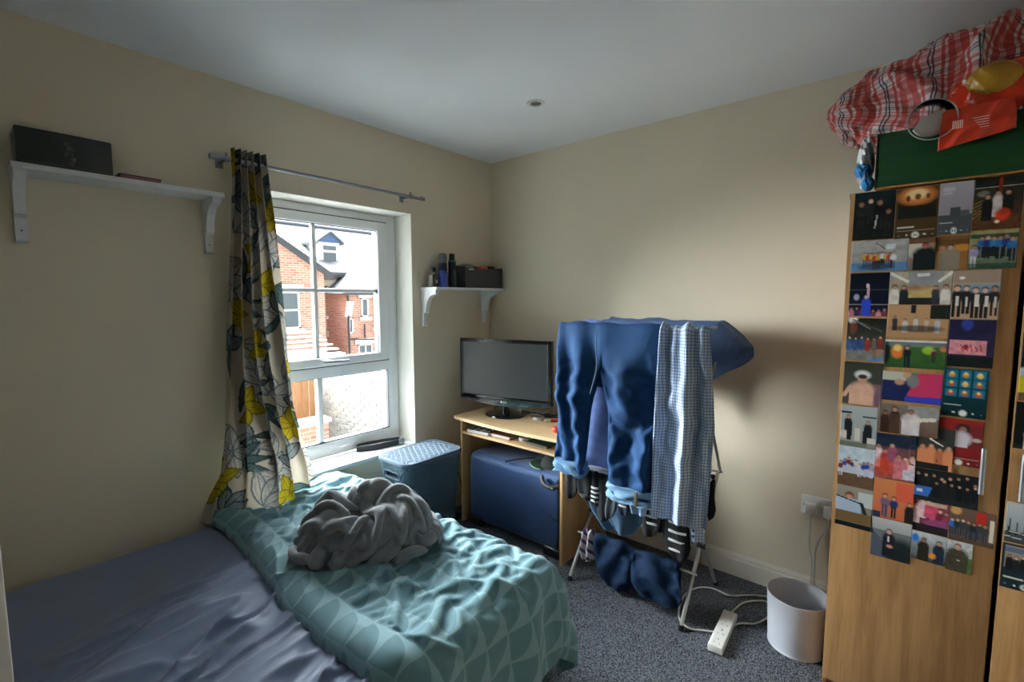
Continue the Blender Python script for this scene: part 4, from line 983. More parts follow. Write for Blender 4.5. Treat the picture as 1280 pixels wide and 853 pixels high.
def band(name, m, path, xc, hw, th, fold=None, n=44, parent=None, uvs=False, nt=None, rx=None):
    """closed flattened tube of cloth following a path in the y-z plane. xc/hw/th: functions of s in 0..1; fold(u,s) outward offset"""
    P_ = spline([(0, a, b) for a, b in path], 9)
    if nt:
        L_ = np.cumsum([0]+[(P_[i+1]-P_[i]).length for i in range(len(P_)-1)]); tt = np.linspace(0, L_[-1], nt)
        yy = np.interp(tt, L_, [p.y for p in P_]); zz = np.interp(tt, L_, [p.z for p in P_]); P_ = [Vector((0, a, b)) for a, b in zip(yy, zz)]
    k = len(P_); L_ = np.cumsum([0]+[(P_[i+1]-P_[i]).length for i in range(k-1)]); 
    V = np.zeros((k, n, 3)); UV = np.zeros((k, n, 2))
    for i, p in enumerate(P_):
        s = L_[i]/L_[-1]
        t = (P_[min(i+1, k-1)]-P_[max(i-1, 0)]).normalized(); nn = Vector((0, -t.z, t.y))   # points to -y when rising
        for j in range(n):
            a = 2*PI*j/(n-1); u = math.cos(a); q = math.sin(a)
            qq = math.copysign(abs(q)**0.6, q)
            uu = math.copysign(abs(u)**0.9, u)
            off = qq*th(s)+(fold(uu, s) if fold else 0)
            V[i, j] = (xc(s)+hw(s)*uu, p.y+nn.y*off, p.z+nn.z*off)
            UV[i, j] = (hw(s)*uu*1.25+(0.5 if q < 0 else 0), L_[i])
    if rx:
        ang = 2*PI*np.arange(n)/(n-1); front = np.clip(np.sin(ang)*2.2, 0, 1)[None, :]
        ss = (L_/L_[-1])[:, None]; fr = front*(1-sstep(.52, .64, ss))*sstep(0.0, .05, ss)
        rs_ = np.random.RandomState(int(abs(V[0, 0, 0])*1000)); V[..., 1] += fr*0.006*fbm(np.arange(n)[None, :]*.35+0*ss, ss*14+V[0, 0, 0]*9, 5)
        lo = V[..., 1].copy()
        def col(Q, prev):
            Q[..., 1] = np.clip(Q[..., 1], lo-0.035, lo+0.02); return Q
        V = relax(V, stretch_rest(V, rx[0], rx[1]), fr, 90, 0, col, ((0, 2, .8), (2, 0, .8), (0, 4, .5), (4, 0, .5), (2, 2, .4), (2, -2, .4)))
    me = gridmesh(name, V, None, UV)
    bm = bmesh.new(); bm.from_mesh(me); bmesh.ops.remove_doubles(bm, verts=bm.verts[:], dist=1e-5); bmesh.ops.holes_fill(bm, edges=bm.edges[:], sides=200)
    bmesh.ops.recalc_face_normals(bm, faces=bm.faces[:])
    bm.to_mesh(me); bm.free()
    return mk(name, me, m, parent, 60)
def F1(*kv):
    xs = [a for a, _ in kv]; ys = [b for _, b in kv]
    return lambda s: float(np.interp(s, xs, ys))
def over_rail(y, z, zf, zb, r=0.016, dyf=0.012, dyb=0.012):
    """front hem -> up -> over the rail -> down behind"""
    return [(y-r-dyf, zf), (y-r-dyf*0.8, lerp(zf, z, .35)), (y-r-dyf*.4, lerp(zf, z, .7)), (y-r, z-0.02), (y-r*0.7, z+r*0.75), (y, z+r), (y+r*.7, z+r*.75), (y+r, z-0.02), (y+r+dyb*.5, lerp(z, zb, .5)), (y+r+dyb, zb)]
def denim(name, c1, c2):
    m = mat(name, c1, 0.8, var=(5, c2, 5), bump=(60, .4, .003), spec=0.2); return m
M_denim = denim('dark_blue_denim', S(22, 54, 92), S(32, 70, 112))
M_denim_in = denim('pale_denim_turnup', S(116, 150, 180), S(96, 132, 166))
M_seam = mat('denim_stitching', S(92, 112, 132), .8)
jn = thing('blue_jeans', 'dark blue jeans with pale turn-ups hung over the top rail', 'jeans', (1.3, -0.6, ZT))
def wpar(o, t):
    o.parent = t; o.matrix_parent_inverse = Matrix.Translation(-Vector(t.location)); return o
def bakeloc(o, t):
    o.data.transform(Matrix.Translation(-Vector(t.location))); o.parent = t; return o
def wr(seed, amp=0.012, fx=3.0, fz=7.0):
    q = random.Random(seed); W_ = [(q.uniform(1.2, 3.2), q.uniform(3, 9)*q.choice((-1, 1)), q.uniform(0, 6), q.uniform(.5, 1)) for _ in range(4)]
    def f(u, s):
        m = min(1.0, max(0.0, (0.66-s)/0.12)) if s < 0.66 else 0.0
        t = s/0.66
        d = 0.0
        for a, b, c, w in W_:
            k = math.sin(a*2*u+b*t+c); d += w*(abs(k)**.7*math.copysign(1, k))*0.25
        return amp*d*(0.25+0.75*m)
    return f
rail_front = -0.602
p1 = over_rail(rail_front, ZT, 0.60, 1.02)
lf = band('left_leg', M_denim, p1, F1((0, 1.112), (.35, 1.12), (.52, 1.15), (.7, 1.155), (1, 1.155)), F1((0, .085), (.3, .09), (.47, .115), (.56, .128), (1, .12)), F1((0, .03), (.35, .034), (.6, .02), (.68, .008), (.75, .008), (1, .012)), wr(3, .04), n=60, nt=90, rx=(1.05, 1.06))
bakeloc(lf, jn)
p2 = over_rail(rail_front-0.002, ZT, 0.545, 1.02)
rl = band('right_leg', M_denim, p2, F1((0, 1.43), (.35, 1.435), (.52, 1.405), (.7, 1.4), (1, 1.4)), F1((0, .105), (.3, .112), (.47, .145), (.56, .158), (1, .15)), F1((0, .032), (.35, .036), (.6, .02), (.68, .008), (.75, .008), (1, .012)), wr(8, .045), n=70, nt=90, rx=(1.05, 1.06))
bakeloc(rl, jn)
cf = band('turn_up', M_denim_in, [(-0.63, 0.585), (-0.631, 0.61), (-0.632, 0.635), (-0.632, 0.65)], F1((0, 1.112), (1, 1.113)), F1((0, .090), (.8, .092), (1, .088)), F1((0, .041), (1, .043)), wr(3, .045), nt=8); bakeloc(cf, jn)
cf = band('turn_up', M_denim_in, [(-0.632, 0.53), (-0.633, 0.555), (-0.634, 0.58), (-0.634, 0.598)], F1((0, 1.43), (1, 1.431)), F1((0, .111), (.8, .112), (1, .109)), F1((0, .043), (1, .046)), wr(8, .05), nt=8); bakeloc(cf, jn)
bm = B(); tube(bm, spline([(1.262, -0.65, 1.30), (1.262, -0.662, 1.22), (1.268, -0.665, 1.12), (1.24, -0.672, 1.0)], 6), 0.003, 6); bakeloc(mk('fly_seam', bm, M_seam, None), jn)
bm = B(); box(bm, (1.478, -0.692, 0.535), (1.492, -0.682, 0.6), .002); bakeloc(mk('belt_loop_tab', bm, mat('brown_tab', S(96, 84, 62), .8), None), jn)
# lavender-blue T-shirt behind the jeans
M_lav = mat('lavender_blue_cotton', S(88, 112, 168), 0.9, var=(30, S(78, 100, 154)), bump=(500, .2, .001))
ts = thing('blue_tshirt', 'lavender blue T-shirt hanging between the jeans legs', 't-shirt', (1.28, -0.49, ZT))
o = band('body', M_lav, over_rail(-0.49, ZT, 0.60, 0.75), F1((0, 1.28), (1, 1.28)), F1((0, .17), (.5, .18), (1, .18)), F1((0, .012), (1, .01)), wr(13, .016), nt=50); bakeloc(o, ts)
o = band('hem', mat('pale_hem', S(196, 204, 214), .9), [(-0.521, .578), (-0.521, .59), (-0.521, .604)], F1((0, 1.28), (1, 1.28)), F1((0, .173), (1, .173)), F1((0, .015), (1, .014)), wr(13, .016), nt=5); bakeloc(o, ts)
# checked shirt
def check_mat():
    m = mat('blue_white_check_cotton', S(176, 192, 214), 0.85, bump=(500, .2, .001), spec=.2)
    N, L, p = nodes_of(m); uv = N.new('ShaderNodeUVMap'); sx = N.new('ShaderNodeSeparateXYZ'); L.new(uv.outputs[0], sx.inputs[0])
    def lines(s, T, w): return math_node(N, L, 'LESS_THAN', math_node(N, L, 'FRACT', math_node(N, L, 'DIVIDE', s, T)), w)
    a = lines(sx.outputs[0], 0.0125, 0.34); b = lines(sx.outputs[1], 0.0125, 0.34)
    f = math_node(N, L, 'MINIMUM', math_node(N, L, 'ADD', math_node(N, L, 'MULTIPLY', a, 0.5), math_node(N, L, 'MULTIPLY', b, 0.5)), 1.0)
    r = N.new('ShaderNodeValToRGB'); r.color_ramp.elements[0].color = S(188, 202, 222); r.color_ramp.elements[1].color = S(84, 110, 156)
    L.new(f, r.inputs[0]); L.new(r.outputs[0], p.inputs['Base Color']); return m
M_check = check_mat()
cs = thing('checked_shirt', 'blue and white small-check shirt hanging from the airer end', 'shirt', (1.65, -0.6, ZT))
def shfold(u, s): return 0.012*math.sin(6.0*u+1.6*s+0.6)+0.009*math.sin(11*u-2.5*s+1)+0.016*float(fbm(np.array(u*2.2), np.array(s*4), 17))
o = band('body', M_check, over_rail(-0.605, ZT-0.005, 0.50, 0.72, dyf=.02), F1((0, 1.655), (.3, 1.665), (.6, 1.65), (1, 1.66)), F1((0, .112), (.3, .118), (.55, .10), (.62, .088), (1, .1)), F1((0, .014), (1, .012)), shfold, n=90, nt=90, rx=(1.02, 1.05)); bakeloc(o, cs)
o = band('back_flap', M_check, [(-0.575, .47), (-0.575, .55), (-0.575, .7)], F1((0, 1.60), (1, 1.61)), F1((0, .055), (1, .065)), F1((0, .01), (1, .01)), lambda u, s: .012*math.sin(6*u), nt=16); bakeloc(o, cs)
for (xx, yy, zz, ww, hh) in ((1.535, -0.605, 0.5, 0.04, 0.05), (1.70, -0.60, 0.455, 0.05, 0.06)):
    o = band('cuff', M_check, [(yy, zz-hh/2), (yy, zz), (yy, zz+hh)], F1((0, xx), (1, xx)), F1((0, ww), (1, ww*.9)), F1((0, .014), (1, .012)), lambda u, s: .006*math.sin(5*u), nt=8); bakeloc(o, cs)
    for q in (0, 1):
        bm = B(); lathe(bm, [(0, 0), (0.0055, 0), (0.0055, 0.002), (0, 0.002)], 12, Matrix.Translation((xx+0.012, yy-0.021, zz-0.005+q*0.024)) @ Matrix.Rotation(PI/2, 4, 'X'), cap=False); b_ = mk('button', bm, mat('navy_button', S(30, 40, 60), .4), None); bakeloc(b_, cs)
# chambray shirt on the back rails
M_cham = mat('chambray_cotton', S(84, 112, 156), 0.9, var=(60, S(72, 98, 142)), bump=(600, .25, .001))
ch = thing('chambray_shirt', 'faded blue chambray shirt spread over the rear rails', 'shirt', (1.4, -0.2, ZT))
def cham():
    nu, nv = 90, 80
    u = np.linspace(0, 1, nu)[None, :]; v = np.linspace(0, 1, nv)[:, None]
    path = spline([(0, -0.335, 1.06), (0, -0.33, 1.18), (0, -0.30, 1.29), (0, -0.265, 1.325), (0, -0.2, 1.322), (0, -0.155, 1.33), (0, -0.125, 1.28), (0, -0.115, 1.1), (0, -0.11, 0.95)], 10)
    L_ = np.cumsum([0]+[(path[i+1]-path[i]).length for i in range(len(path)-1)]); tt = v[:, 0]*L_[-1]
    yy = np.interp(tt, L_, [p.y for p in path])[:, None]; zz = np.interp(tt, L_, [p.z for p in path])[:, None]
    x = lerp(1.07, 1.80, u)+0*v
    ov = np.maximum(x-1.675, 0)
    zz = np.where(zz < 1.30, np.where(v < .4, 1.30-(1.30-zz)*(1-.5*u), zz), zz)
    z = zz-ov*0.6-ov**2*2+0.012*fbm(u*6, v*6, 91); y = yy+0.014*np.sin(u*19+v*3)*np.abs(v-.4)*2-ov*0.25*(v < .4)+0.01*fbm(u*5, v*5, 92)
    x = x-0.2*sstep(.58, .8, v)*u
    x = x-0.16*sstep(.42, .0, v)*sstep(.75, 1, u) if False else x
    # front panel tapers away to the right end
    x = np.where(v < .35, lerp(1.07, 1.07+0.73*(0.66+0.34*np.clip(v/.35, 0, 1)), u), x)
    return gridmesh('body', np.stack([x, y, z], -1))
o = mk('body', cham(), M_cham, None, 180); solid(o, 0.003, 0); bakeloc(o, ch)
bm = B(); tube(bm, spline([(1.752, -0.607, 1.05), (1.768, -0.608, 1.0), (1.758, -0.612, .955), (1.772, -0.612, .92), (1.766, -0.612, .9)], 5), 0.006, 8)
tag(mk('drawstring', bm, mat('brown_cord', S(54, 46, 40), .8), None), 'dark drawstring cord dangling behind the checked shirt', 'cord')
# socks and small washing on the middle rail
M_sock = [mat('black_sock', S(17, 19, 22), .95, bump=(500, .4, .001)), mat('grey_sock', S(64, 70, 76), .95, bump=(500, .4, .001)), mat('navy_sock', S(24, 36, 56), .95, bump=(500, .4, .001))]
M_stripe = mat('white_stripe_knit', S(196, 198, 198), .95)
def sock(label, x, y, z, w, front, back, m, toe=0.0, stripes=0, sgroup='socks drying on the airer', rz=0.0, toecap=None):
    t = thing('sock', label, 'sock', (x, y, z), 0, sgroup)
    pth = over_rail(0, 0, -front, -back, 0.012, .008, .008)
    o = band('knit', m, pth, F1((0, toe), (.25, toe*.4), (.5, 0), (1, -toe*.3)), F1((0, w*.35), (.05, w*.75), (.16, w), (.5, w*.92), (.94, w), (1, w*.8)), F1((0, .008), (.1, .012), (.45, .008), (1, .008)), lambda u, s: .004*math.sin(4*u+7*s+x*30), n=24, nt=30, parent=t)
    for k in range(stripes):
        zz = -front*(0.35+0.16*k)
        o = band('stripe', M_stripe, [(-0.0215, zz-.004), (-0.0215, zz), (-0.0215, zz+.004)], F1((0, toe*.5), (1, toe*.5)), F1((0, w*.7), (1, w*.7)), F1((0, .0125), (1, .0125)), None, n=20, nt=4, parent=t)
    if toecap is not None:
        o = band('toe_cap', toecap, [(-0.0205, -front-.001), (-0.0205, -front*.93), (-0.0205, -front*.86)], F1((0, toe), (1, toe*.8)), F1((0, w*.4), (1, w*.86)), F1((0, .011), (1, .014)), None, n=20, nt=6, parent=t)
    return t
sock('small black sock at the desk end of the airer rail', 1.12, yF, ZM, .036, .14, .1, M_sock[0], -.02)
sock('black sock with grey heel ring on the airer rail', 1.185, yF, ZM, .042, .11, .14, M_sock[0], .0, 0, toecap=M_sock[1])
sock('black sock with white ribbed stripes hanging on the airer rail', 1.245, yF, ZM, .03, .135, .1, M_sock[0], .0, 4)
sock('long plain black sock hanging on the airer rail', 1.3, yF, ZM, .04, .2, .12, M_sock[0], -.012)
sock('charcoal grey sock curling on the airer rail', 1.345, yF, ZM, .03, .18, .1, M_sock[1], -.03)
sock('dark sock with three white bands on the airer rail', 1.395, yF, ZM, .034, .14, .12, M_sock[2], .0, 3)
sock('navy sock hanging low beneath the checked shirt', 1.50, -0.49, ZM, .045, .22, .14, M_sock[2], .02)
sock('patterned black sock with pale stripes beneath the checked shirt', 1.545, yF, ZM, .042, .2, .1, M_sock[0], -.03, 3)
sock('black sock with pale curled toe beneath the checked shirt', 1.575, -0.49, ZM, .05, .27, .15, M_sock[0], .01, 0, toecap=M_sock[1])
sock('long black sock with grey sole bands beneath the shirt cuff', 1.635, yF, ZM-.01, .055, .25, .12, M_sock[0], .02, 4)
sock('black sock on the rear rail under the shirt', 1.64, -0.27, ZM, .05, .2, .12, M_sock[0], .02)
M_greyjean = denim('grey_blue_jersey', S(84, 112, 140), S(70, 98, 126))
t = thing('grey_blue_shorts', 'grey-blue cotton shorts hanging behind the socks', 'shorts', (1.3, -0.49, ZM))
o = band('body', M_greyjean, over_rail(-0.49, ZM, 0.30, 0.40), F1((0, 1.32), (.3, 1.29), (1, 1.29)), F1((0, .07), (.15, .13), (.4, .165), (1, .165)), F1((0, .012), (1, .01)), lambda u, s: .02*math.sin(5*u+3*s), nt=36); bakeloc(o, t)
bm = B(); tube(bm, spline([(1.18, -0.525, 0.5), (1.22, -0.53, 0.42), (1.3, -0.532, 0.33)], 6), 0.004, 6); bakeloc(mk('hem_seam', bm, M_denim_in, None), t)
t = thing('light_blue_towel', 'small pale blue cloth beneath the jeans turn-up', 'cloth', (1.47, yF, ZM))
o = band('body', mat('pale_blue_cotton', S(156, 182, 214), .9), over_rail(yF, ZM, 0.475, 0.5), F1((0, 1.48), (1, 1.46)), F1((0, .04), (.3, .06), (1, .06)), F1((0, .01), (1, .01)), lambda u, s: .01*math.sin(6*u), nt=20); bakeloc(o, t)
bm = B(); box(bm, (1.455, -0.635, 0.5), (1.459, -0.628, 0.57)); bakeloc(mk('seam', bm, M_seam, None), t)
# navy trousers over the low bar
M_navy = denim('navy_cotton', S(14, 36, 62), S(20, 46, 76))
t = thing('navy_trousers', 'navy blue trousers draped over the lowest airer bar', 'trousers', (1.4, -0.49, 0.21))
o = band('leg', M_navy, over_rail(-0.492, 0.215, 0.02, 0.06, dyf=.03), F1((0, 1.325), (.4, 1.29), (.6, 1.28), (1, 1.3)), F1((0, .05), (.12, .10), (.4, .11), (1, .1)), F1((0, .014), (.4, .014), (.6, .008), (1, .012)), wr(23, .02, 2.5, 4), n=60, nt=50, rx=(1.05, 1.06)); bakeloc(o, t)
o = band('leg', M_navy, over_rail(-0.490, 0.21, 0.055, 0.08, dyf=.05), F1((0, 1.54), (.4, 1.5), (1, 1.5)), F1((0, .09), (.12, .12), (.4, .12), (1, .11)), F1((0, .014), (.4, .015), (.6, .008), (1, .012)), wr(27, .02, 2.5, 4), n=60, nt=50, rx=(1.05, 1.06)); bakeloc(o, t)
t = thing('striped_cloth', 'purple and white striped cloth bunched on the low airer bar', 'cloth', (1.16, -0.49, 0.21))
def stripe_mat():
    m = mat('purple_stripe_cotton', S(210, 206, 214), .9); N, L, p = nodes_of(m); uv = N.new('ShaderNodeUVMap'); sx = N.new('ShaderNodeSeparateXYZ'); L.new(uv.outputs[0], sx.inputs[0])
    f = math_node(N, L, 'FRACT', math_node(N, L, 'DIVIDE', math_node(N, L, 'ADD', sx.outputs[1], math_node(N, L, 'MULTIPLY', sx.outputs[0], .6)), 0.042))
    r = N.new('ShaderNodeValToRGB'); r.color_ramp.interpolation = 'CONSTANT'; e = r.color_ramp.elements; e[0].color = S(206, 200, 208); e[1].position = .38; e[1].color = S(70, 62, 104)
    e2 = e.new(.68); e2.color = S(150, 110, 120); e3 = e.new(.8); e3.color = S(206, 200, 208)
    L.new(f, r.inputs[0]); L.new(r.outputs[0], p.inputs['Base Color']); return m
o = band('body', stripe_mat(), over_rail(-0.492, 0.212, 0.10, 0.09, dyf=.02), F1((0, 1.15), (1, 1.15)), F1((0, .025), (.15, .045), (.4, .04), (1, .04)), F1((0, .014), (1, .01)), lambda u, s: .012*math.sin(6*u+2*s), nt=24); bakeloc(o, t)
bm = B(); tube(bm, spline([(1.12, -0.53, 0.13), (1.15, -0.535, 0.11), (1.18, -0.53, 0.12)], 5), 0.004, 6); bakeloc(mk('hem', bm, MATS['pale_hem'], None), t)

# ================================================================ socket, plugs, leads, extension, bin
sk = thing('wall_socket', 'white double wall socket above the skirting beside the wardrobe', 'socket', (2.085, -0.001, 0.468))
bm = B(); box(bm, (-0.078, -0.012, -0.046), (0.078, 0, 0.046), 0.004); mk('plate', bm, M_whitepl, sk)
for xx in (-0.012, 0.012):
    bm = B(); box(bm, (xx-.006, -0.016, 0.02), (xx+.006, -0.0115, 0.036), .001); mk('switch', bm, M_whitepl, sk)
for xx in (-0.068, 0.068):
    bm = B(); lathe(bm, [(0, 0), (0.003, 0), (0.003, .001), (0, .001)], 8, Matrix.Translation((xx, -0.0125, 0.0)) @ Matrix.Rotation(PI/2, 4, 'X'), cap=False); mk('screw', bm, M_screw, sk)
for xx, lab in ((2.048, 'white mains plug in the socket half away from the wardrobe'), (2.122, 'white mains plug in the socket half beside the wardrobe')):
    pg = thing('mains_plug', lab, 'plug', (xx, -0.0135, 0.462))
    bm = B(); box(bm, (-0.023, -0.03, -0.026), (0.023, 0, 0.024), 0.006, 3); mk('body', bm, M_whitepl, pg)
    bm = B(); box(bm, (-0.008, -0.024, -0.034), (0.008, -0.008, -0.024), 0.003); mk('cord_grip', bm, M_whitepl, pg)
M_lead = mat('white_flex', S(214, 212, 204), .45)
cable('mains_lead', 'white flex dropping straight from the plug behind the bin', [(2.048, -0.03, .428), (2.05, -0.03, .36), (2.05, -0.03, .28), (2.066, -0.035, .19), (2.062, -0.045, .09), (2.04, -0.08, .015), (1.99, -0.1, .006), (1.927, -.102, .006), (1.857, -.136, .006), (1.813, -.173, .006), (1.76, -.218, .006), (1.676, -.214, .006), (1.615, -.264, .006), (1.593, -.357, .006), (1.606, -.463, .006), (1.642, -.547, .006), (1.693, -.572, .006), (1.746, -.547, .006), (1.785, -.525, .006)], 0.0042, M_lead, 8)
cable('mains_lead', 'white flex bending inwards from the plug nearer the wardrobe', [(2.122, -0.03, .428), (2.122, -0.03, .40), (2.095, -0.03, .34), (2.075, -0.032, .27), (2.078, -0.045, .15), (2.09, -0.06, .03), (2.05, -0.12, .015), (1.99, -0.14, .008), (1.938, -.152, .006), (1.884, -.167, .006), (1.829, -.232, .006), (1.808, -.317, .006), (1.805, -.375, .01)], 0.0042, M_lead, 8)
cable('mains_lead', 'white flex looping from the extension strip side to the bin', [(1.832, -.457, .007), (1.853, -.398, .006), (1.907, -.353, .006), (1.938, -.272, .006), (1.94, -.205, .006)], 0.0042, M_lead, 8)
c = thing('flex_connector', 'white in-line connector on the floor beside the bin', 'connector', (1.938, -.195, .001), 0.2)
bm = B(); box(bm, (-0.012, -0.02, 0), (0.012, 0.028, 0.02), .005); mk('body', bm, M_whitepl, c)
bm = B(); tube(bm, [(0, -0.03, 0.008), (0, -0.018, 0.009)], 0.006, 10); mk('grip', bm, M_whitepl, c)
ex = thing('extension_strip', 'white four-gang extension strip lying on the carpet', 'extension lead', (1.815, -0.515, 0), math.radians(3))
bm = B(); box(bm, (-0.029, -0.135, 0.002), (0.029, 0.135, 0.034), .005, 3); ebody = mk('body', bm, M_whitepl, ex)
M_slot = mat('socket_shutter', S(196, 196, 194), .6); cb = B()
for k in range(4):
    y0 = -0.1+k*0.066
    bm = B()
    for x0_, x1_, ya, yb in ((-.003, .003, .012, .02), (-.014, -.008, -.013, -.007), (.008, .014, -.013, -.007)):
        box(cb, (x0_, y0+ya, 0.022), (x1_, y0+yb, 0.04)); box(bm, (x0_-.001, y0+ya-.001, 0.0215), (x1_+.001, y0+yb+.001, 0.0225))
    mk('socket_slots', bm, M_slot, ex, 0)
cut(ebody, cb)
# bin
bn = thing('waste_bin', 'white plastic waste bin standing beside the wardrobe', 'bin', (2.062, -0.375, 0))
bm = B(); lathe(bm, [(0, 0.004), (0.094, 0.004), (0.1, 0.0), (0.103, 0.008), (0.112, 0.215), (0.1135, 0.218), (0.1135, 0.222), (0.111, 0.223), (0.109, 0.218), (0.099, 0.012), (0, 0.01)], 56, cap=False); mk('shell', bm, mat('white_bin_plastic', S(224, 228, 238), .4), bn, 40)
bm = B(); lathe(bm, [(0.1012, 0.0), (0.1045, 0.0), (0.1045, 0.006), (0.1012, 0.006)], 56, cap=False); mk('base_ring', bm, MATS['white_bin_plastic'], bn)

# ================================================================ ceiling light
cl = thing('recessed_downlight', 'small white recessed downlight in the ceiling', 'ceiling light', (0.886, -0.623, 2.3999))
bm = B(); lathe(bm, [(0.026, 0), (0.045, 0), (0.045, -0.003), (0.04, -0.006), (0.03, -0.006), (0.026, 0)], 36, cap=False); mk('bezel', bm, M_white, cl)
bm = B(); lathe(bm, [(0, -0.002), (0.026, -0.002), (0.026, -0.0005), (0, -0.0005)], 24, cap=False); mk('lamp', bm, mat('unlit_lamp', S(92, 94, 96), .3), cl)

# ================================================================ wardrobe
wd = thing('wardrobe', 'oak-effect two-door wardrobe covered with photo prints', 'wardrobe', (2.6, -0.28, 0))
def w_(v): return (v[0]-2.6, v[1]+0.28, v[2])
def wbox(name, lo, hi, m, par=None, bev=0.0015): bm = B(); box(bm, w_(lo), w_(hi), bev); return mk(name, bm, m, par or wd)
wbox('side_panel', (2.176, -0.552, 0), (2.192, -0.022, 1.775), M_oakedge); wbox('side_panel', (3.006, -0.552, 0), (3.022, -0.022, 1.775), M_oakedge)
wbox('top_panel', (2.174, -0.556, 1.775), (3.024, -0.02, 1.791), M_oakedge); wbox('back_panel', (2.192, -0.03, 0.06), (3.006, -0.024, 1.775), M_oakedge)
wbox('plinth', (2.192, -0.535, 0), (3.006, -0.52, 0.06), M_oakedge)
wbox('centre_post', (2.588, -0.48, 0.06), (2.604, -0.03, 1.775), M_oakedge)
dL = wbox('door', (2.178, -0.571, 0.045), (2.5895, -0.5535, 1.786), M_oak); dR = wbox('door', (2.6015, -0.571, 0.045), (3.02, -0.5535, 1.786), M_oak)
for dd, xx in ((dL, 2.545), (dR, 2.628)):
    bm = B(); tube(bm, [w_((xx, -0.596, 0.85)), w_((xx, -0.596, 0.99))], 0.0065, 12)
    for zz in (0.862, 0.978): tube(bm, [w_((xx, -0.571, zz)), w_((xx, -0.596, zz))], 0.0045, 10)
    mk('handle', bm, M_steel, dd)
# ---- photo prints: painted as point colours on a thin paper sheet
class Cv:
    def __init__(s, w, h, c1, c2=None):
        s.w, s.h = w, h
        s.x = (np.arange(w)+.5)[None, :]/w+np.zeros((h, 1)); s.y = (np.arange(h)+.5)[:, None]/h+np.zeros((1, w))
        a = np.array(S(c1)[:3]); b = np.array(S(c2 or c1)[:3]); s.c = a+(b-a)*s.y[..., None]
    def put(s, m, c, al=1.0): s.c = s.c*(1-(m*al)[..., None])+np.array(S(c)[:3])*(m*al)[..., None]
    def rect(s, x0, y0, x1, y1, c, al=1.0): s.put(((s.x >= x0) & (s.x <= x1) & (s.y >= y0) & (s.y <= y1)).astype(float), c, al); return s
    def ell(s, x, y, rx, ry, c, al=1.0): s.put(np.clip(1.5-1.0*(((s.x-x)/rx)**2+((s.y-y)/ry)**2)*1.0, 0, 1)*((((s.x-x)/rx)**2+((s.y-y)/ry)**2) < 1.5), c, al); return s
    def line(s, x0, y0, x1, y1, w, c, al=1.0):
        dx, dy = x1-x0, y1-y0; t = np.clip(((s.x-x0)*dx+(s.y-y0)*dy)/(dx*dx+dy*dy+1e-9), 0, 1)
        s.put((np.hypot(s.x-x0-t*dx, (s.y-y0-t*dy)*s.h/s.w) < w).astype(float), c, al); return s
    def person(s, x, y, h, shirt, skin=(196, 150, 124), hair=(44, 34, 30), legs=None, w=1.0):
        a = s.h/s.w; r = h*.085
        s.ell(x, y+h*.33, h*.15*a*w, h*.2, shirt)
        if legs: s.rect(x-h*.09*a, y+h*.46, x-h*.015*a, y+h*.95, legs); s.rect(x+h*.015*a, y+h*.46, x+h*.09*a, y+h*.95, legs)
        else: s.rect(x-h*.15*a*w, y+h*.33, x+h*.15*a*w, y+h, shirt)
        s.ell(x, y+r*.8, r*a*1.0, r*1.0, hair); s.ell(x, y+r*1.25, r*a*.8, r*.9, skin); return s
    def noise(s, f, amp, seed=0): s.c = np.clip(s.c*(1+amp*fbm(s.x*f, s.y*f*s.h/s.w, seed, 3)[..., None]*2), 0, 1); return s
    def player(s, y=.86, title=True):
        s.rect(.08, y-.14, .46, y-.115, (214, 214, 206)) if title else None
        s.rect(.08, y-.06, .92, y-.05, (150, 150, 142)); s.ell(.5, y+.03, .085, .062, (236, 236, 230))
        s.rect(.465, y+.005, .485, y+.055, (40, 40, 40)); s.rect(.515, y+.005, .535, y+.055, (40, 40, 40))
        s.rect(.27, y+.015, .33, y+.045, (220, 220, 214)); s.rect(.68, y+.015, .74, y+.045, (220, 220, 214)); s.rect(.09, y+.02, .13, y+.04, (150, 150, 146)); s.rect(.87, y+.02, .91, y+.04, (150, 150, 146)); return s
rp = random.Random(5)
SK = [(206, 160, 134), (186, 138, 112), (224, 184, 160), (168, 124, 98)]
def crowd(c, n, y0, y1, h, cols, legs=None, x0=.05, x1=.95, seed=1):
    q = random.Random(seed)
    for k in range(n): c.person(lerp(x0, x1, (k+.5)/n), q.uniform(y0, y1), h*q.uniform(.9, 1.1), q.choice(cols), q.choice(SK), (40+q.randint(0, 50), 32+q.randint(0, 30), 28), legs)
    return c
DK = [(26, 28, 32), (34, 36, 38), (20, 24, 30)]
def ph1(c): return crowd(c.ell(.4, .15, .5, .3, (28, 44, 46)), 4, .12, .42, .62, [(30, 34, 34), (44, 46, 44), (24, 28, 30)], (38, 40, 44), .08, .95, 3).line(.58, .5, .54, .75, .02, (196, 190, 180)).noise(9, .25, 1)
def ph2(c): return c.rect(.08, .04, .95, .6, (54, 40, 28)).ell(.5, .18, .42, .17, (226, 140, 70)).ell(.5, .15, .24, .1, (250, 220, 170)).ell(.3, .22, .05, .06, (120, 60, 34)).ell(.52, .2, .07, .06, (130, 70, 40)).ell(.75, .2, .05, .05, (120, 70, 44)).rect(.08, .36, .95, .6, (34, 38, 34), .9).player(.9)
def ph3(c): return c.rect(0, .62, 1, 1, (78, 84, 88)).rect(.36, .48, .66, .66, (74, 80, 84)).rect(.66, .54, .9, .66, (92, 96, 100)).rect(.6, .4, .62, .5, (84, 88, 92)).rect(.1, .1, .45, .17, (196, 196, 200)).rect(.1, .19, .38, .23, (190, 190, 196)).player(.9)
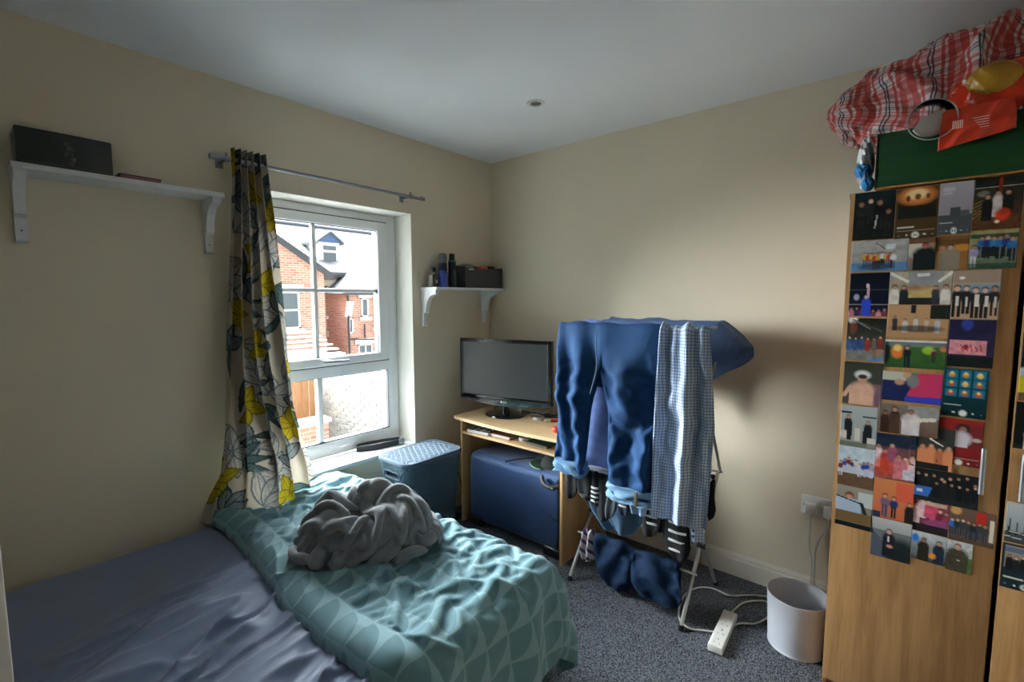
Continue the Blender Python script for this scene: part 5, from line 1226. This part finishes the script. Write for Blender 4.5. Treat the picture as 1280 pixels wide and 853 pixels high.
def ph4(c):
    for k in range(6): c.line(.0, .5+.07*k, .3, .4+.05*k, .012, (150, 124, 66))
    return c.rect(0, .78, 1, 1, (96, 62, 40)).rect(0, .18, 1, .195, (170, 170, 160)).rect(.5, 0, .56, .4, (150, 50, 30)).ell(.2, .3, .12, .06, (120, 120, 104)).person(.3, .32, .5, (30, 32, 32)).person(.5, .26, .5, (206, 196, 196), w=.9).person(.7, .26, .5, (26, 34, 30)).ell(.62, .72, .16, .12, (206, 60, 36)).ell(.52, .85, .05, .03, (250, 220, 190)).noise(8, .25, 4)
def ph5(c): return crowd(c.rect(0, .72, 1, 1, (96, 140, 186)).rect(0, .3, 1, .31, (120, 124, 124)).rect(.62, .15, .77, .32, (206, 216, 220)).line(.45, .1, .6, .3, .012, (90, 94, 96)), 9, .36, .44, .5, [(206, 168, 60), (120, 40, 44), (220, 220, 224), (60, 70, 90), (190, 60, 50)], (50, 52, 60), .22, .78, 7).ell(.45, .85, .3, .1, (60, 66, 80), .8).noise(10, .15, 5)
def ph6(c): return c.ell(.3, .3, .4, .3, (214, 204, 190)).rect(0, 0, 1, .18, (120, 84, 66)).person(.62, .16, .95, (30, 40, 40), (190, 96, 88), (66, 44, 38), None, 1.9)
def ph7(c): return c.rect(0, .1, 1, .25, (110, 76, 44)).ell(.8, .35, .3, .1, (214, 140, 60)).person(.2, .3, .8, (206, 160, 120), (190, 140, 100), (206, 150, 84), None, 1.2).person(.45, .25, .85, (150, 138, 122), (206, 160, 140), (40, 32, 30), None, 1.6)
def ph8(c): return crowd(crowd(c.rect(0, .1, 1, .22, (60, 90, 60)), 6, .12, .2, .6, [(40, 60, 130), (50, 110, 170), (30, 44, 90), (60, 130, 180)], (30, 34, 44), .2, .95, 9), 1, .38, .38, .6, [(170, 160, 206)], (206, 206, 216), .02, .22, 3).rect(.3, .45, .55, .68, (34, 40, 44)).rect(0, .85, 1, 1, (44, 74, 54), .7).noise(12, .2, 6)
def ph9(c): return crowd(c.rect(0, .38, 1, .395, (110, 116, 96), .6).rect(0, .72, 1, .74, (190, 190, 196), .7), 7, .78, .86, .35, [(206, 130, 150), (120, 60, 80), (60, 50, 90)], None, .02, .98, 8).person(.45, .5, .55, (50, 80, 206), (220, 190, 200)).line(.5, .55, .48, .32, .03, (220, 180, 190)).ell(.47, .3, .04, .05, (240, 214, 220)).ell(.2, .56, .07, .07, (190, 196, 220), .8)
def ph10(c): return c.rect(.3, 0, .85, .4, (150, 152, 154)).line(.02, .05, .3, .3, .03, (226, 226, 222)).line(.98, .05, .8, .3, .03, (226, 226, 222)).rect(.45, .08, .65, .16, (226, 228, 224)).rect(.3, .5, .72, .78, (206, 180, 120)).rect(.1, .78, .9, 1, (44, 46, 46)).person(.1, .4, .75, (222, 216, 206)).person(.25, .42, .7, (40, 46, 50)).person(.9, .42, .75, (220, 212, 204)).person(.75, .44, .6, (60, 60, 70)).ell(.45, .52, .2, .05, (180, 70, 60), .5).noise(9, .15, 7)
def ph11(c): return crowd(c.rect(.38, 0, .46, .25, (34, 40, 40)).rect(.7, 0, 1, .42, (40, 46, 40)), 5, .28, .42, .42, [(196, 196, 206), (206, 190, 170), (60, 64, 66), (210, 206, 200)], None, .05, .9, 12).ell(.5, .72, .4, .1, (40, 44, 46), .8)
def ph12(c): return crowd(c.rect(0, 0, 1, .26, (168, 146, 128)).ell(.2, .16, .06, .03, (250, 250, 244)).rect(.15, .3, 1, .5, (110, 160, 200), .8), 5, .3, .36, .66, [(34, 36, 38), (40, 42, 44)], (30, 32, 36), .02, .98, 14).rect(.1, .52, .16, .72, (226, 220, 214)).rect(.3, .54, .36, .74, (226, 220, 214)).rect(.5, .5, .57, .74, (230, 224, 218)).rect(.69, .52, .76, .74, (226, 220, 214)).rect(.88, .54, .93, .76, (220, 214, 210))
def ph13(c):
    c.ell(.4, .1, .12, .12, (60, 80, 170), .8).rect(.05, .44, .83, .74, (226, 150, 160)).rect(0, .76, 1, 1, (28, 34, 34))
    for k in range(5): c.line(.3+.1*k, .52+.04*(k % 2), .34+.1*k, .66, .012, (170, 40, 60))
    return c.ell(.4, .58, .06, .06, (170, 30, 50)).noise(9, .2, 8)
def ph14(c): return crowd(c.ell(.15, .04, .12, .1, (246, 250, 246)).line(.15, .04, .6, .25, .02, (120, 130, 124)).line(.15, .04, .9, .3, .012, (90, 100, 96)).ell(.18, .22, .1, .16, (120, 66, 50), .8).rect(0, .72, 1, 1, (128, 128, 122)).rect(.2, .62, .8, .72, (70, 84, 100)), 6, .4, .48, .3, [(150, 60, 50), (60, 90, 140), (110, 100, 90)], None, .02, .95, 17).ell(.8, .78, .12, .04, (170, 110, 80)).rect(.6, .94, 1, 1, (90, 130, 190)).noise(8, .2, 9)
def ph15(c): return c.rect(0, 0, 1, .08, (226, 230, 232)).rect(0, .08, 1, .24, (110, 124, 128)).ell(.03, .5, .07, .4, (26, 30, 34)).ell(.22, .42, .1, .24, (236, 130, 60)).ell(.22, .3, .07, .12, (240, 210, 120)).person(.38, .2, .8, (26, 34, 44), legs=(24, 34, 50)).ell(.72, .35, .1, .14, (160, 206, 70)).person(.8, .28, .5, (120, 40, 70), legs=(20, 24, 40)).ell(.95, .3, .06, .08, (220, 130, 80)).noise(7, .12, 10)
def ph16(c): return c.person(.5, .34, .9, (222, 176, 152), (214, 170, 146), (50, 38, 34), None, 1.7).ell(.5, .3, .2, .1, (226, 226, 230)).ell(.5, .4, .12, .1, (206, 160, 136)).ell(.5, .34, .12, .05, (52, 40, 36)).rect(.8, .5, 1, 1, (150, 110, 130), .6).line(.2, .6, .05, .8, .06, (220, 176, 150)).noise(6, .1, 11)
def ph17(c): return c.rect(0, 0, .4, .3, (196, 196, 180)).rect(0, .32, 1, 1, (34, 44, 90)).put(((c.x > .45-.25*(c.y-.7)) & (c.y < .8)).astype(float), (206, 60, 104)) or c.put(((c.x > .4) & (c.y > .76+.1*(1-c.x)) & (c.y < .98)).astype(float), (58, 70, 190)) or c.ell(.3, .35, .08, .1, (206, 150, 130)).ell(.42, .1, .07, .14, (206, 160, 130)).ell(.52, .3, .1, .2, (130, 134, 136))
def ph18(c):
    q = random.Random(3)
    for i in range(3):
        for j in range(3):
            x0, y0 = .07+.3*i, .04+.19*j; c.rect(x0, y0, x0+.26, y0+.165, (20+8*i, 120, 150)).ell(x0+.13, y0+.09, .07, .05, q.choice([(236, 150, 40), (240, 196, 60), (220, 80, 40)])).ell(x0+.13, y0+.06, .04, .03, (244, 220, 130))
    return c.player(.88)
def ph19(c): return c.rect(.35, .1, 1, .62, (120, 40, 44)).ell(.55, .2, .15, .1, (40, 34, 34)).ell(.55, .22, .08, .06, (150, 110, 96)).ell(.5, .42, .24, .16, (206, 200, 214)).rect(.2, .42, .66, .6, (206, 200, 214)).ell(.85, .42, .1, .04, (190, 170, 170)).rect(.25, .85, .33, .88, (220, 210, 206)).player(.9, False)
def ph20(c): return c.rect(.5, .0, 1, .4, (150, 150, 146)).person(.12, .25, .8, (60, 40, 34), (140, 96, 76)).person(.28, .1, .9, (80, 60, 50), (190, 140, 116), (60, 46, 40)).person(.55, .15, .95, (216, 206, 210), (160, 110, 90), (96, 56, 40), None, 1.6).line(.55, .5, .92, .4, .04, (226, 216, 206)).rect(.25, .27, .36, .33, (26, 26, 28)).noise(8, .15, 12)
def ph21(c): return crowd(c.line(.5, .0, .48, .3, .03, (250, 250, 240)).line(.48, .3, .75, .42, .02, (230, 230, 220)), 5, .38, .48, .6, [(206, 130, 84), (220, 140, 96), (190, 110, 70)], None, .02, .98, 19).rect(.1, .85, .9, 1, (30, 32, 34))
def ph22(c): return crowd(c.rect(0, .0, 1, .28, (34, 44, 64)), 6, .2, .5, .5, [(206, 120, 130), (190, 60, 56), (226, 196, 200), (150, 84, 110)], None, .0, 1, 21).ell(.2, .75, .3, .2, (206, 76, 50), .8).rect(.7, .75, 1, .95, (196, 196, 206)).noise(10, .2, 13)
def ph23(c): return c.rect(.03, .16, .3, .2, (50, 54, 56)).rect(.6, .24, .95, .27, (50, 54, 56)).person(.22, .24, .5, (34, 38, 38), hair=(120, 96, 76)).person(.75, .34, .5, (32, 36, 36), hair=(120, 110, 100)).ell(.12, .72, .12, .1, (214, 204, 196)).rect(.4, .55, .55, .85, (206, 200, 188)).rect(.75, .75, .95, .98, (210, 204, 196)).rect(.2, .5, .3, .85, (34, 38, 38)).rect(.62, .6, .74, .9, (34, 38, 38)).rect(0, .88, 1, 1, (84, 92, 70), .7)
def ph24(c): return crowd(c.rect(0, .68, 1, 1, (106, 80, 60)), 9, .28, .4, .36, [(120, 50, 60), (40, 70, 160), (206, 206, 216), (60, 60, 70), (170, 150, 160)], (190, 190, 206), .04, .96, 23).noise(9, .12, 14)
def ph25(c): return c.rect(.6, .1, 1, .45, (196, 200, 200)).ell(.37, .22, .12, .09, (120, 60, 44)).ell(.37, .26, .09, .06, (206, 140, 116)).rect(0, .3, .7, .66, (170, 186, 206)).line(0, .27, .7, .38, .02, (30, 34, 36)).line(.7, .38, .85, .68, .05, (34, 40, 44)).rect(0, .62, 1, .86, (120, 96, 60)).rect(0, .88, 1, 1, (22, 28, 30))
def ph26(c): return c.rect(.55, .05, 1, .5, (222, 84, 66), .7).person(.3, .38, .6, (120, 96, 110), legs=(60, 80, 110)).person(.52, .42, .55, (30, 60, 110), legs=(30, 34, 40)).person(.9, .5, .5, (40, 34, 34)).rect(0, .85, .2, 1, (50, 60, 90))
def ph27(c): return crowd(crowd(c, 8, .05, .25, .5, DK, None, .0, 1, 25), 6, .25, .4, .5, DK, None, .3, 1, 26).put(((c.y > .55) & (c.x < .25+.2*(.8-c.y)) & (c.y < .85)).astype(float), (60, 110, 190)) or c.rect(.05, .65, .15, .75, (206, 216, 230))
def ph28(c): return crowd(c, 6, .05, .4, .5, [(206, 80, 110), (150, 60, 90), (226, 190, 196), (120, 40, 60)], None, .0, 1, 27).rect(.3, .2, .9, .3, (206, 190, 160), .8).ell(.7, .75, .35, .12, (150, 76, 120)).rect(0, .8, 1, 1, (40, 34, 40)).noise(10, .2, 15)
def ph29(c): return crowd(c.rect(.6, .05, .8, .4, (190, 50, 44)).rect(.88, .2, .98, .85, (206, 196, 180)).ell(.15, .1, .12, .12, (206, 160, 96)), 7, .3, .38, .55, [(40, 46, 50), (34, 40, 44), (50, 110, 190), (60, 64, 70)], (50, 60, 70), .02, .85, 29).rect(0, .88, 1, 1, (90, 70, 56), .8)
def ph30(c): return c.rect(0, .3, 1, .6, (110, 116, 118)).put((c.y > .35+.9*(c.x-.05)).astype(float), (84, 92, 104)) or c.ell(.75, .8, .4, .35, (34, 42, 44)).person(.45, .25, .7, (30, 34, 40), (206, 160, 140), (90, 64, 46), None, 1.1).rect(.41, .42, .47, .58, (214, 206, 206)).ell(.48, .68, .08, .04, (206, 150, 130))
def ph31(c): return c.ell(.1, .25, .12, .14, (40, 120, 210)).person(.35, .2, .8, (44, 40, 34), (170, 120, 96), (60, 46, 36), None, 1.2).person(.78, .2, .85, (34, 44, 60), (196, 146, 122), (56, 50, 50), None, 1.1).ell(.62, .75, .1, .1, (220, 140, 50)).noise(8, .2, 16)
def ph32(c): return c.rect(.6, .5, 1, 1, (84, 110, 60)).person(.42, .1, 1.0, (70, 66, 52), (206, 160, 136), (84, 76, 64), None, 1.6).rect(.4, .6, .55, .63, (226, 226, 226)).noise(10, .25, 17)
def ph33(c): return crowd(c, 4, .2, .4, .6, [(30, 40, 60), (60, 80, 110)], None, 0, 1, 31)
def ph34(c): return c.rect(0, .25, 1, .75, (206, 196, 40)).rect(0, .75, 1, 1, (120, 90, 70)).ell(.4, .85, .2, .1, (120, 180, 230))
def ph35(c): return c.person(.45, .05, .5, (226, 226, 230), hair=(24, 24, 26)).person(.4, .5, .55, (214, 216, 222), hair=(24, 24, 26), w=1.6)
def ph36(c):
    for k in range(7): c.put(((np.abs(c.x-(.1+.14*k)) < .07*(c.y-.35-.08*(k % 3))) & (c.y < .8)).astype(float), (30, 38, 36))
    return c.rect(0, .7, 1, 1, (30, 36, 36), .8).line(.0, .72, .4, .75, .01, (206, 210, 210)).line(0, .85, .35, .88, .01, (206, 210, 210))
def ph37(c): return crowd(c.rect(.06, .06, .95, .55, (150, 140, 130)), 6, .2, .28, .35, DK+[(120, 84, 50)], None, .1, .9, 33).rect(.06, .08, .95, .2, (90, 110, 140)).player(.88)
PH = [(1, 2.190, 1.631, 2.298, 1.786, ph1, (14, 22, 24), (30, 34, 30), 'photo print of four friends in dark clothes at night'),
(2, 2.299, 1.627, 2.402, 1.786, ph2, (96, 72, 40), (74, 58, 34), 'brown music player card with glowing orange stage picture'),
(3, 2.403, 1.632, 2.478, 1.786, ph3, (176, 172, 182), (150, 134, 140), 'pinkish grey music player card with rooftop skyline'),
(4, 2.479, 1.638, 2.580, 1.786, ph4, (24, 34, 32), (84, 60, 42), 'photo print of friends on stage with red lamp glow'),
(5, 2.190, 1.526, 2.338, 1.628, ph5, (176, 174, 170), (150, 150, 148), 'photo print of a basketball team posing on a blue court'),
(6, 2.339, 1.526, 2.402, 1.625, ph6, (170, 140, 120), (120, 110, 100), 'photo print of one person in a dark jumper'),
(7, 2.403, 1.525, 2.477, 1.625, ph7, (130, 92, 56), (160, 110, 60), 'photo print of a couple by a wooden bar'),
(8, 2.478, 1.524, 2.578, 1.636, ph8, (170, 160, 110), (70, 100, 90), 'photo print of a football group in blue shirts'),
(9, 2.191, 1.378, 2.296, 1.522, ph9, (12, 20, 30), (20, 26, 50), 'photo print of a singer in blue above a crowd'),
(10, 2.297, 1.418, 2.447, 1.522, ph10, (186, 176, 156), (120, 100, 80), 'photo print of a long restaurant table meal'),
(11, 2.297, 1.312, 2.447, 1.416, ph11, (196, 156, 116), (190, 146, 104), 'photo print of people lounging on a tan floor'),
(12, 2.448, 1.374, 2.551, 1.521, ph12, (180, 160, 140), (196, 160, 130), 'photo print of five people lined up in dark waistcoats'),
(13, 2.447, 1.229, 2.549, 1.372, ph13, (36, 36, 70), (60, 50, 80), 'photo print of a festival stage with pink screen'),
(14, 2.190, 1.228, 2.295, 1.371, ph14, (22, 30, 26), (90, 88, 78), 'photo print of a light burst over an evening crowd'),
(15, 2.296, 1.214, 2.446, 1.303, ph15, (70, 110, 50), (54, 96, 48), 'photo print of orange tent and campers on green grass'),
(16, 2.189, 1.076, 2.294, 1.222, ph16, (58, 66, 52), (84, 80, 78), 'photo print of someone lying back with arms raised'),
(17, 2.295, 1.103, 2.443, 1.199, ph17, (120, 124, 110), (34, 44, 90), 'photo print of a pink and blue sleeping bag'),
(18, 2.443, 1.073, 2.544, 1.222, ph18, (10, 70, 84), (12, 40, 44), 'teal music player card with nine orange picture tiles'),
(19, 2.441, 0.922, 2.543, 1.066, ph19, (150, 36, 34), (120, 30, 30), 'red music player card with a figure in white'),
(20, 2.291, 0.995, 2.441, 1.092, ph20, (120, 112, 104), (110, 84, 70), 'photo print of three friends one pointing in sunglasses'),
(21, 2.376, 0.896, 2.480, 1.031, ph21, (52, 60, 58), (60, 56, 52), 'photo print of shirtless friends under a bright lamp'),
(22, 2.290, 0.838, 2.393, 0.990, ph22, (50, 50, 70), (150, 90, 90), 'photo print of a pink-lit party crowd'),
(23, 2.188, 0.928, 2.290, 1.070, ph23, (176, 186, 188), (150, 152, 148), 'photo print of two people seated in white armchairs'),
(24, 2.188, 0.786, 2.290, 0.926, ph24, (190, 206, 216), (190, 200, 206), 'photo print of a large group on a brown beach'),
(25, 2.188, 0.640, 2.291, 0.784, ph25, (150, 146, 132), (120, 110, 90), 'photo print of a head behind a car windscreen'),
(26, 2.292, 0.700, 2.396, 0.836, ph26, (206, 130, 80), (196, 100, 70), 'photo print of two friends before an orange wall'),
(27, 2.394, 0.790, 2.543, 0.894, ph27, (26, 30, 30), (34, 40, 40), 'photo print of a dark crowd holding a blue flag'),
(28, 2.397, 0.684, 2.482, 0.812, ph28, (150, 70, 84), (90, 50, 66), 'photo print of a pink party with raised arms'),
(29, 2.483, 0.682, 2.584, 0.788, ph29, (110, 84, 70), (90, 80, 74), 'photo print of a street group with a red banner'),
(30, 2.293, 0.563, 2.397, 0.698, ph30, (190, 192, 190), (70, 78, 86), 'photo print of a seated boy in suit and tie'),
(31, 2.398, 0.588, 2.482, 0.682, ph31, (190, 196, 200), (60, 60, 56), 'photo print of two friends in caps outdoors'),
(32, 2.483, 0.582, 2.541, 0.680, ph32, (196, 202, 204), (110, 120, 96), 'photo print of one person in a hooded camouflage coat'),
(33, 2.605, 1.240, 2.708, 1.345, ph33, (20, 26, 40), (30, 40, 60), 'dark blue photo print at the top of the second door'),
(34, 2.605, 1.142, 2.755, 1.236, ph34, (190, 206, 216), (90, 120, 150), 'photo print with a bright yellow tent on the second door'),
(35, 2.604, 1.000, 2.706, 1.138, ph35, (16, 20, 22), (18, 22, 24), 'photo print of figures in white tops on black'),
(36, 2.604, 0.716, 2.708, 0.838, ph36, (186, 194, 200), (120, 130, 134), 'photo print of misty dark fir trees'),
(37, 2.603, 0.575, 2.706, 0.712, ph37, (34, 52, 60), (26, 42, 50), 'dark teal music player card with a landscape crowd')]
M_photo = mat('glossy_photo_print', S(128, 128, 128), 0.4, attr=True, spec=0.2)
for i, x0, z0, x1, z1, fn, c1, c2, lab in PH:
    wpx = max(20, int((x1-x0)*420)); hpx = max(20, int((z1-z0)*420))
    c = Cv(wpx, hpx, c1, c2); c = fn(c) or c
    yy = -0.5716-0.0004*(i % 7)-(0.003 if i in (20, 21, 22) else 0)
    xs = np.linspace(x0, x1, wpx); zs_ = np.linspace(z1, z0, hpx)
    X, Z = np.meshgrid(xs, zs_)
    cx0, cz0 = (x0+x1)/2, (z0+z1)/2
    curl = 0.0012*np.maximum(0, np.abs((X-cx0)/(x1-x0)*2)**6+np.abs((Z-cz0)/(z1-z0)*2)**6-.6)
    Y = 0*X-curl
    a = random.Random(i).uniform(-.012, .012)
    P_ = np.stack([(X-cx0)*math.cos(a)-(Z-cz0)*math.sin(a), Y, (X-cx0)*math.sin(a)+(Z-cz0)*math.cos(a)], -1)
    o = mk('photo_print', gridmesh('photo_print', P_, c.c), M_photo, None, 180, (cx0, yy, cz0)); solid(o, 0.0003, -1)
    tag(o, lab, 'photo', 'photo prints stuck on the wardrobe doors')

# ================================================================ on top of the wardrobe
M_green = wood('green_stained_board', S(20, 72, 34), S(12, 50, 22), False, 6)
gx = thing('green_crate', 'dark green shallow crate on top of the wardrobe', 'crate', (2.625, -0.32, 1.7915))
def g_(v): return (v[0]-2.625, v[1]+0.32, v[2]-1.7915)
def gbox(name, lo, hi, m): bm = B(); box(bm, g_(lo), g_(hi), .0015); return mk(name, bm, m, gx)
gbox('front_panel', (2.243, -0.58, 1.797), (3.01, -0.568, 1.966), M_green); gbox('back_panel', (2.243, -0.06, 1.797), (3.01, -0.048, 1.966), M_green)
gbox('side_panel', (2.243, -0.568, 1.797), (2.255, -0.06, 1.966), M_green); gbox('side_panel', (2.998, -0.568, 1.797), (3.01, -0.06, 1.966), M_green)
gbox('base', (2.243, -0.58, 1.7918), (3.01, -0.048, 1.797), M_oakedge)
gbox('corner_edge', (2.2405, -0.5815, 1.7935), (2.2445, -0.5665, 1.9665), M_black)
def plaid_mat():
    m = mat('red_plaid_woven_plastic', S(176, 70, 66), .45, bump=(300, .3, .002))
    N, L, p = nodes_of(m); uv = N.new('ShaderNodeUVMap'); sx = N.new('ShaderNodeSeparateXYZ'); L.new(uv.outputs[0], sx.inputs[0])
    def ramp(s):
        f = math_node(N, L, 'FRACT', math_node(N, L, 'DIVIDE', s, 0.115))
        r = N.new('ShaderNodeValToRGB'); r.color_ramp.interpolation = 'CONSTANT'; e = r.color_ramp.elements
        RD = S(190, 66, 58); WH = S(222, 212, 212); NV = S(58, 62, 82); PK = S(216, 150, 146)
        e[0].color = RD; e[1].position = .16; e[1].color = WH
        for pos, c in ((.22, RD), (.30, WH), (.44, NV), (.475, WH), (.51, NV), (.545, WH), (.66, RD), (.72, WH), (.78, RD), (.90, PK)): x = e.new(pos); x.color = c
        L.new(f, r.inputs[0]); return r.outputs[0]
    mx = N.new('ShaderNodeMix'); mx.data_type = 'RGBA'; mx.blend_type = 'MULTIPLY'; mx.inputs[0].default_value = .85
    L.new(ramp(sx.outputs[0]), mx.inputs[6]); L.new(ramp(sx.outputs[1]), mx.inputs[7])
    g = N.new('ShaderNodeGamma'); g.inputs[1].default_value = .8; L.new(mx.outputs[2], g.inputs[0]); L.new(g.outputs[0], p.inputs['Base Color']); return m
def bag():
    nu, nv = 200, 150
    t = np.linspace(0, 1, nu)[None, :]; a = np.linspace(0, 2*PI, nv)[:, None]
    x = lerp(2.075, 3.06, t)+0*a
    prof = np.sqrt(np.clip(1-(2*np.clip(t, 0, 1)-1)**2, 0, 1))**.75
    prof = prof*(0.62+0.38*sstep(0, .42, t))
    rz = prof*np.interp(t, [0, .2, .36, .55, .8, 1], [.21, .235, .245, .205, .18, .16]); ry = .225*prof
    ca, sa = np.cos(a), np.sin(a)
    p_ = .82
    yy = np.sign(ca)*np.abs(ca)**p_; zz = np.sign(sa)*np.abs(sa)**p_
    zc = np.interp(t, [0, .15, .36, .55, 1], [2.135, 2.11, 2.06, 2.03, 2.0])
    w = 1+0.22*(ridge(t*6+a*.8, a*1.6-t*5, 101, 1.3)-.5)+.12*fbm(t*7, a*2, 102)
    w = w*0+1+(w-1)*np.sin(PI*np.clip(t*1.0, .02, .98))**.35
    seam = np.minimum(np.abs(a-0), np.abs(a-2*PI)); bl = sstep(0, .35, seam); w = 1+(w-1)*bl
    y = -0.305+ry*yy*w; z = zc+rz*zz*w
    zfloor = np.where(x > 2.262, 1.8, 1.985); z = np.maximum(z, zfloor); y = np.clip(y, -0.56, -.02); z = np.minimum(z, 2.385)
    x = x+0.02*fbm(a*1.5, t*6, 104)*bl
    uv = np.stack([x+0.03*fbm(t*5, a*1.5, 105), a/(2*PI)*1.45+0*t+0.02*fbm(t*5, a*1.4, 106)], -1)
    P_ = np.stack([x, y, z], -1)
    fr = bl*np.ones_like(x)*sstep(0, .04, t)*(1-sstep(.96, 1, t))*(z > zfloor+.004)
    def col(Q, prev):
        Q[..., 2] = np.clip(Q[..., 2], np.where(Q[..., 0] > 2.262, 1.8, 1.985), 2.385); Q[..., 1] = np.clip(Q[..., 1], -.562, -.02); return Q
    P_ = relax(P_, stretch_rest(P_, 1.12, 1.10), fr, 80, 0, col, ((0, 2, .8), (2, 0, .8), (0, 5, .5), (5, 0, .5), (3, 3, .4), (3, -3, .4)))
    P_ = P_-np.array([2.6, -.3, 1.8])
    me = gridmesh('body', P_, None, uv)
    return me
bg_ = thing('plaid_laundry_bag', 'red and white plaid woven laundry bag stuffed in the green crate', 'bag', (2.6, -.3, 1.8))
mk('body', bag(), plaid_mat(), bg_, 180)
def crumple(rx, ry, rz, seed, amp=.3, nu=56, nv=40):
    u = np.linspace(0, 2*PI, nu)[None, :]; v = np.linspace(.02, PI-.02, nv)[:, None]
    X, Y, Z = np.sin(v)*np.cos(u), np.sin(v)*np.sin(u), np.cos(v)+0*u
    w = 1+amp*(ridge(X*2.2+Z, Y*2.2+Z*1.4+seed, seed, 1.2)-.5)+amp*.6*(ridge(X*4.6-Z*2, Y*5+Z*3, seed+1, 1.2)-.5)
    return np.stack([X*rx*w, Y*ry*w, Z*rz*w], -1)
M_orange = mat('orange_carrier_plastic', S(226, 66, 34), .35, var=(7, S(206, 48, 26)), spec=.5)
M_yel = mat('yellow_print_plastic', S(196, 150, 34), .35, var=(14, S(160, 112, 26)))
ob = thing('orange_carrier_bag', 'crumpled orange plastic carrier bag over the crate front edge', 'carrier bag', (2.56, -.53, 1.966))
o = mk('body', gridmesh('body', crumple(.155, .05, .068, 201)+np.array([.02, -.01, .075])), M_orange, ob, 40)
o = mk('upper_fold', gridmesh('upper_fold', crumple(.12, .045, .05, 207)+np.array([.15, .0, .125])), M_orange, ob, 40)
o = mk('yellow_panel', gridmesh('yellow_panel', crumple(.055, .026, .042, 203, .14)+np.array([-.06, -.052, .1])), M_yel, ob, 40)
def flap():
    nu, nv = 50, 30; u = np.linspace(0, 1, nu)[None, :]; v = np.linspace(0, 1, nv)[:, None]
    x = lerp(-.165, -.015, u)+.02*u*v*0-.0*v+0*v; z = lerp(.03, -.075, v)+.02*u*v+0*u; z = z-.012*(1-u)*v
    y = -.062-.012*np.sin(PI*v)-.014*ridge(u*3+v, v*2.5, 211, 1.2)
    x = x+.012*v*(u-.5)
    return gridmesh('hanging_flap', np.stack([x, y+0*x, z], -1))
o = mk('hanging_flap', flap(), M_orange, ob, 60); solid(o, .0015, 0)
for k in range(5):
    bm = B(); box(bm, (-.1+.004*k, -.0905, -.014-.007*k), (-.065, -.0898, -.0125-.007*k), 0, 1, None); mk('print_line', bm, mat('white_print', S(236, 220, 210), .5), ob, 0)
bm = B()
for k in range(6): box(bm, (-.142+.004*k, -.0905, -.035), (-.14+.004*k, -.0898, -.012))
mk('barcode', bm, MATS['white_print'], ob, 0)
# clear plastic tub and blue-white plastic bag
tb = thing('clear_plastic_tub', 'round clear plastic tub with white pad over the crate rim', 'tub', (2.368, -.6, 1.972), math.radians(14))
MR = Matrix.Rotation(PI/2, 4, 'X')
bm = B(); lathe(bm, [(.05, -.016), (.058, .014), (.06, .014), (.06, .018), (.056, .018), (.048, -.014), (0, -.014)], 40, MR, cap=False); mk('shell', bm, M_clear, tb)
bm = B(); lathe(bm, [(.0575, .0145), (.0605, .0145), (.0605, .0185), (.0575, .0185), (.0575, .0145)], 40, MR, cap=False); mk('rim', bm, mat('clear_rim', S(176, 178, 176), .2), tb)
bm = B(); prism(bm, [(.046*math.cos(q), .046*math.sin(q)) for q in np.linspace(PI*1.15, PI*2.0, 14)]+[(.03, .03), (-.02, .012)], 1, -.006, .004); mk('white_pad', bm, mat('white_pad', S(206, 206, 198), .8), tb, 0)
pb = thing('plastic_bag', 'crumpled blue and white plastic bag poking out beside the crate', 'plastic bag', (2.208, -.5, 1.7915))
mk('white_body', gridmesh('white_body', crumple(.022, .06, .075, 221)+np.array([0, 0, .105])), mat('white_carrier_plastic', S(206, 208, 210), .3), pb, 40)
mk('blue_print', gridmesh('blue_print', crumple(.02, .045, .022, 223)+np.array([-.004, -.025, .075])), mat('blue_print_plastic', S(40, 132, 196), .35), pb, 40)
mk('blue_tail', gridmesh('blue_tail', crumple(.016, .04, .02, 225)+np.array([.012, -.03, .03])), MATS['blue_print_plastic'], pb, 40)
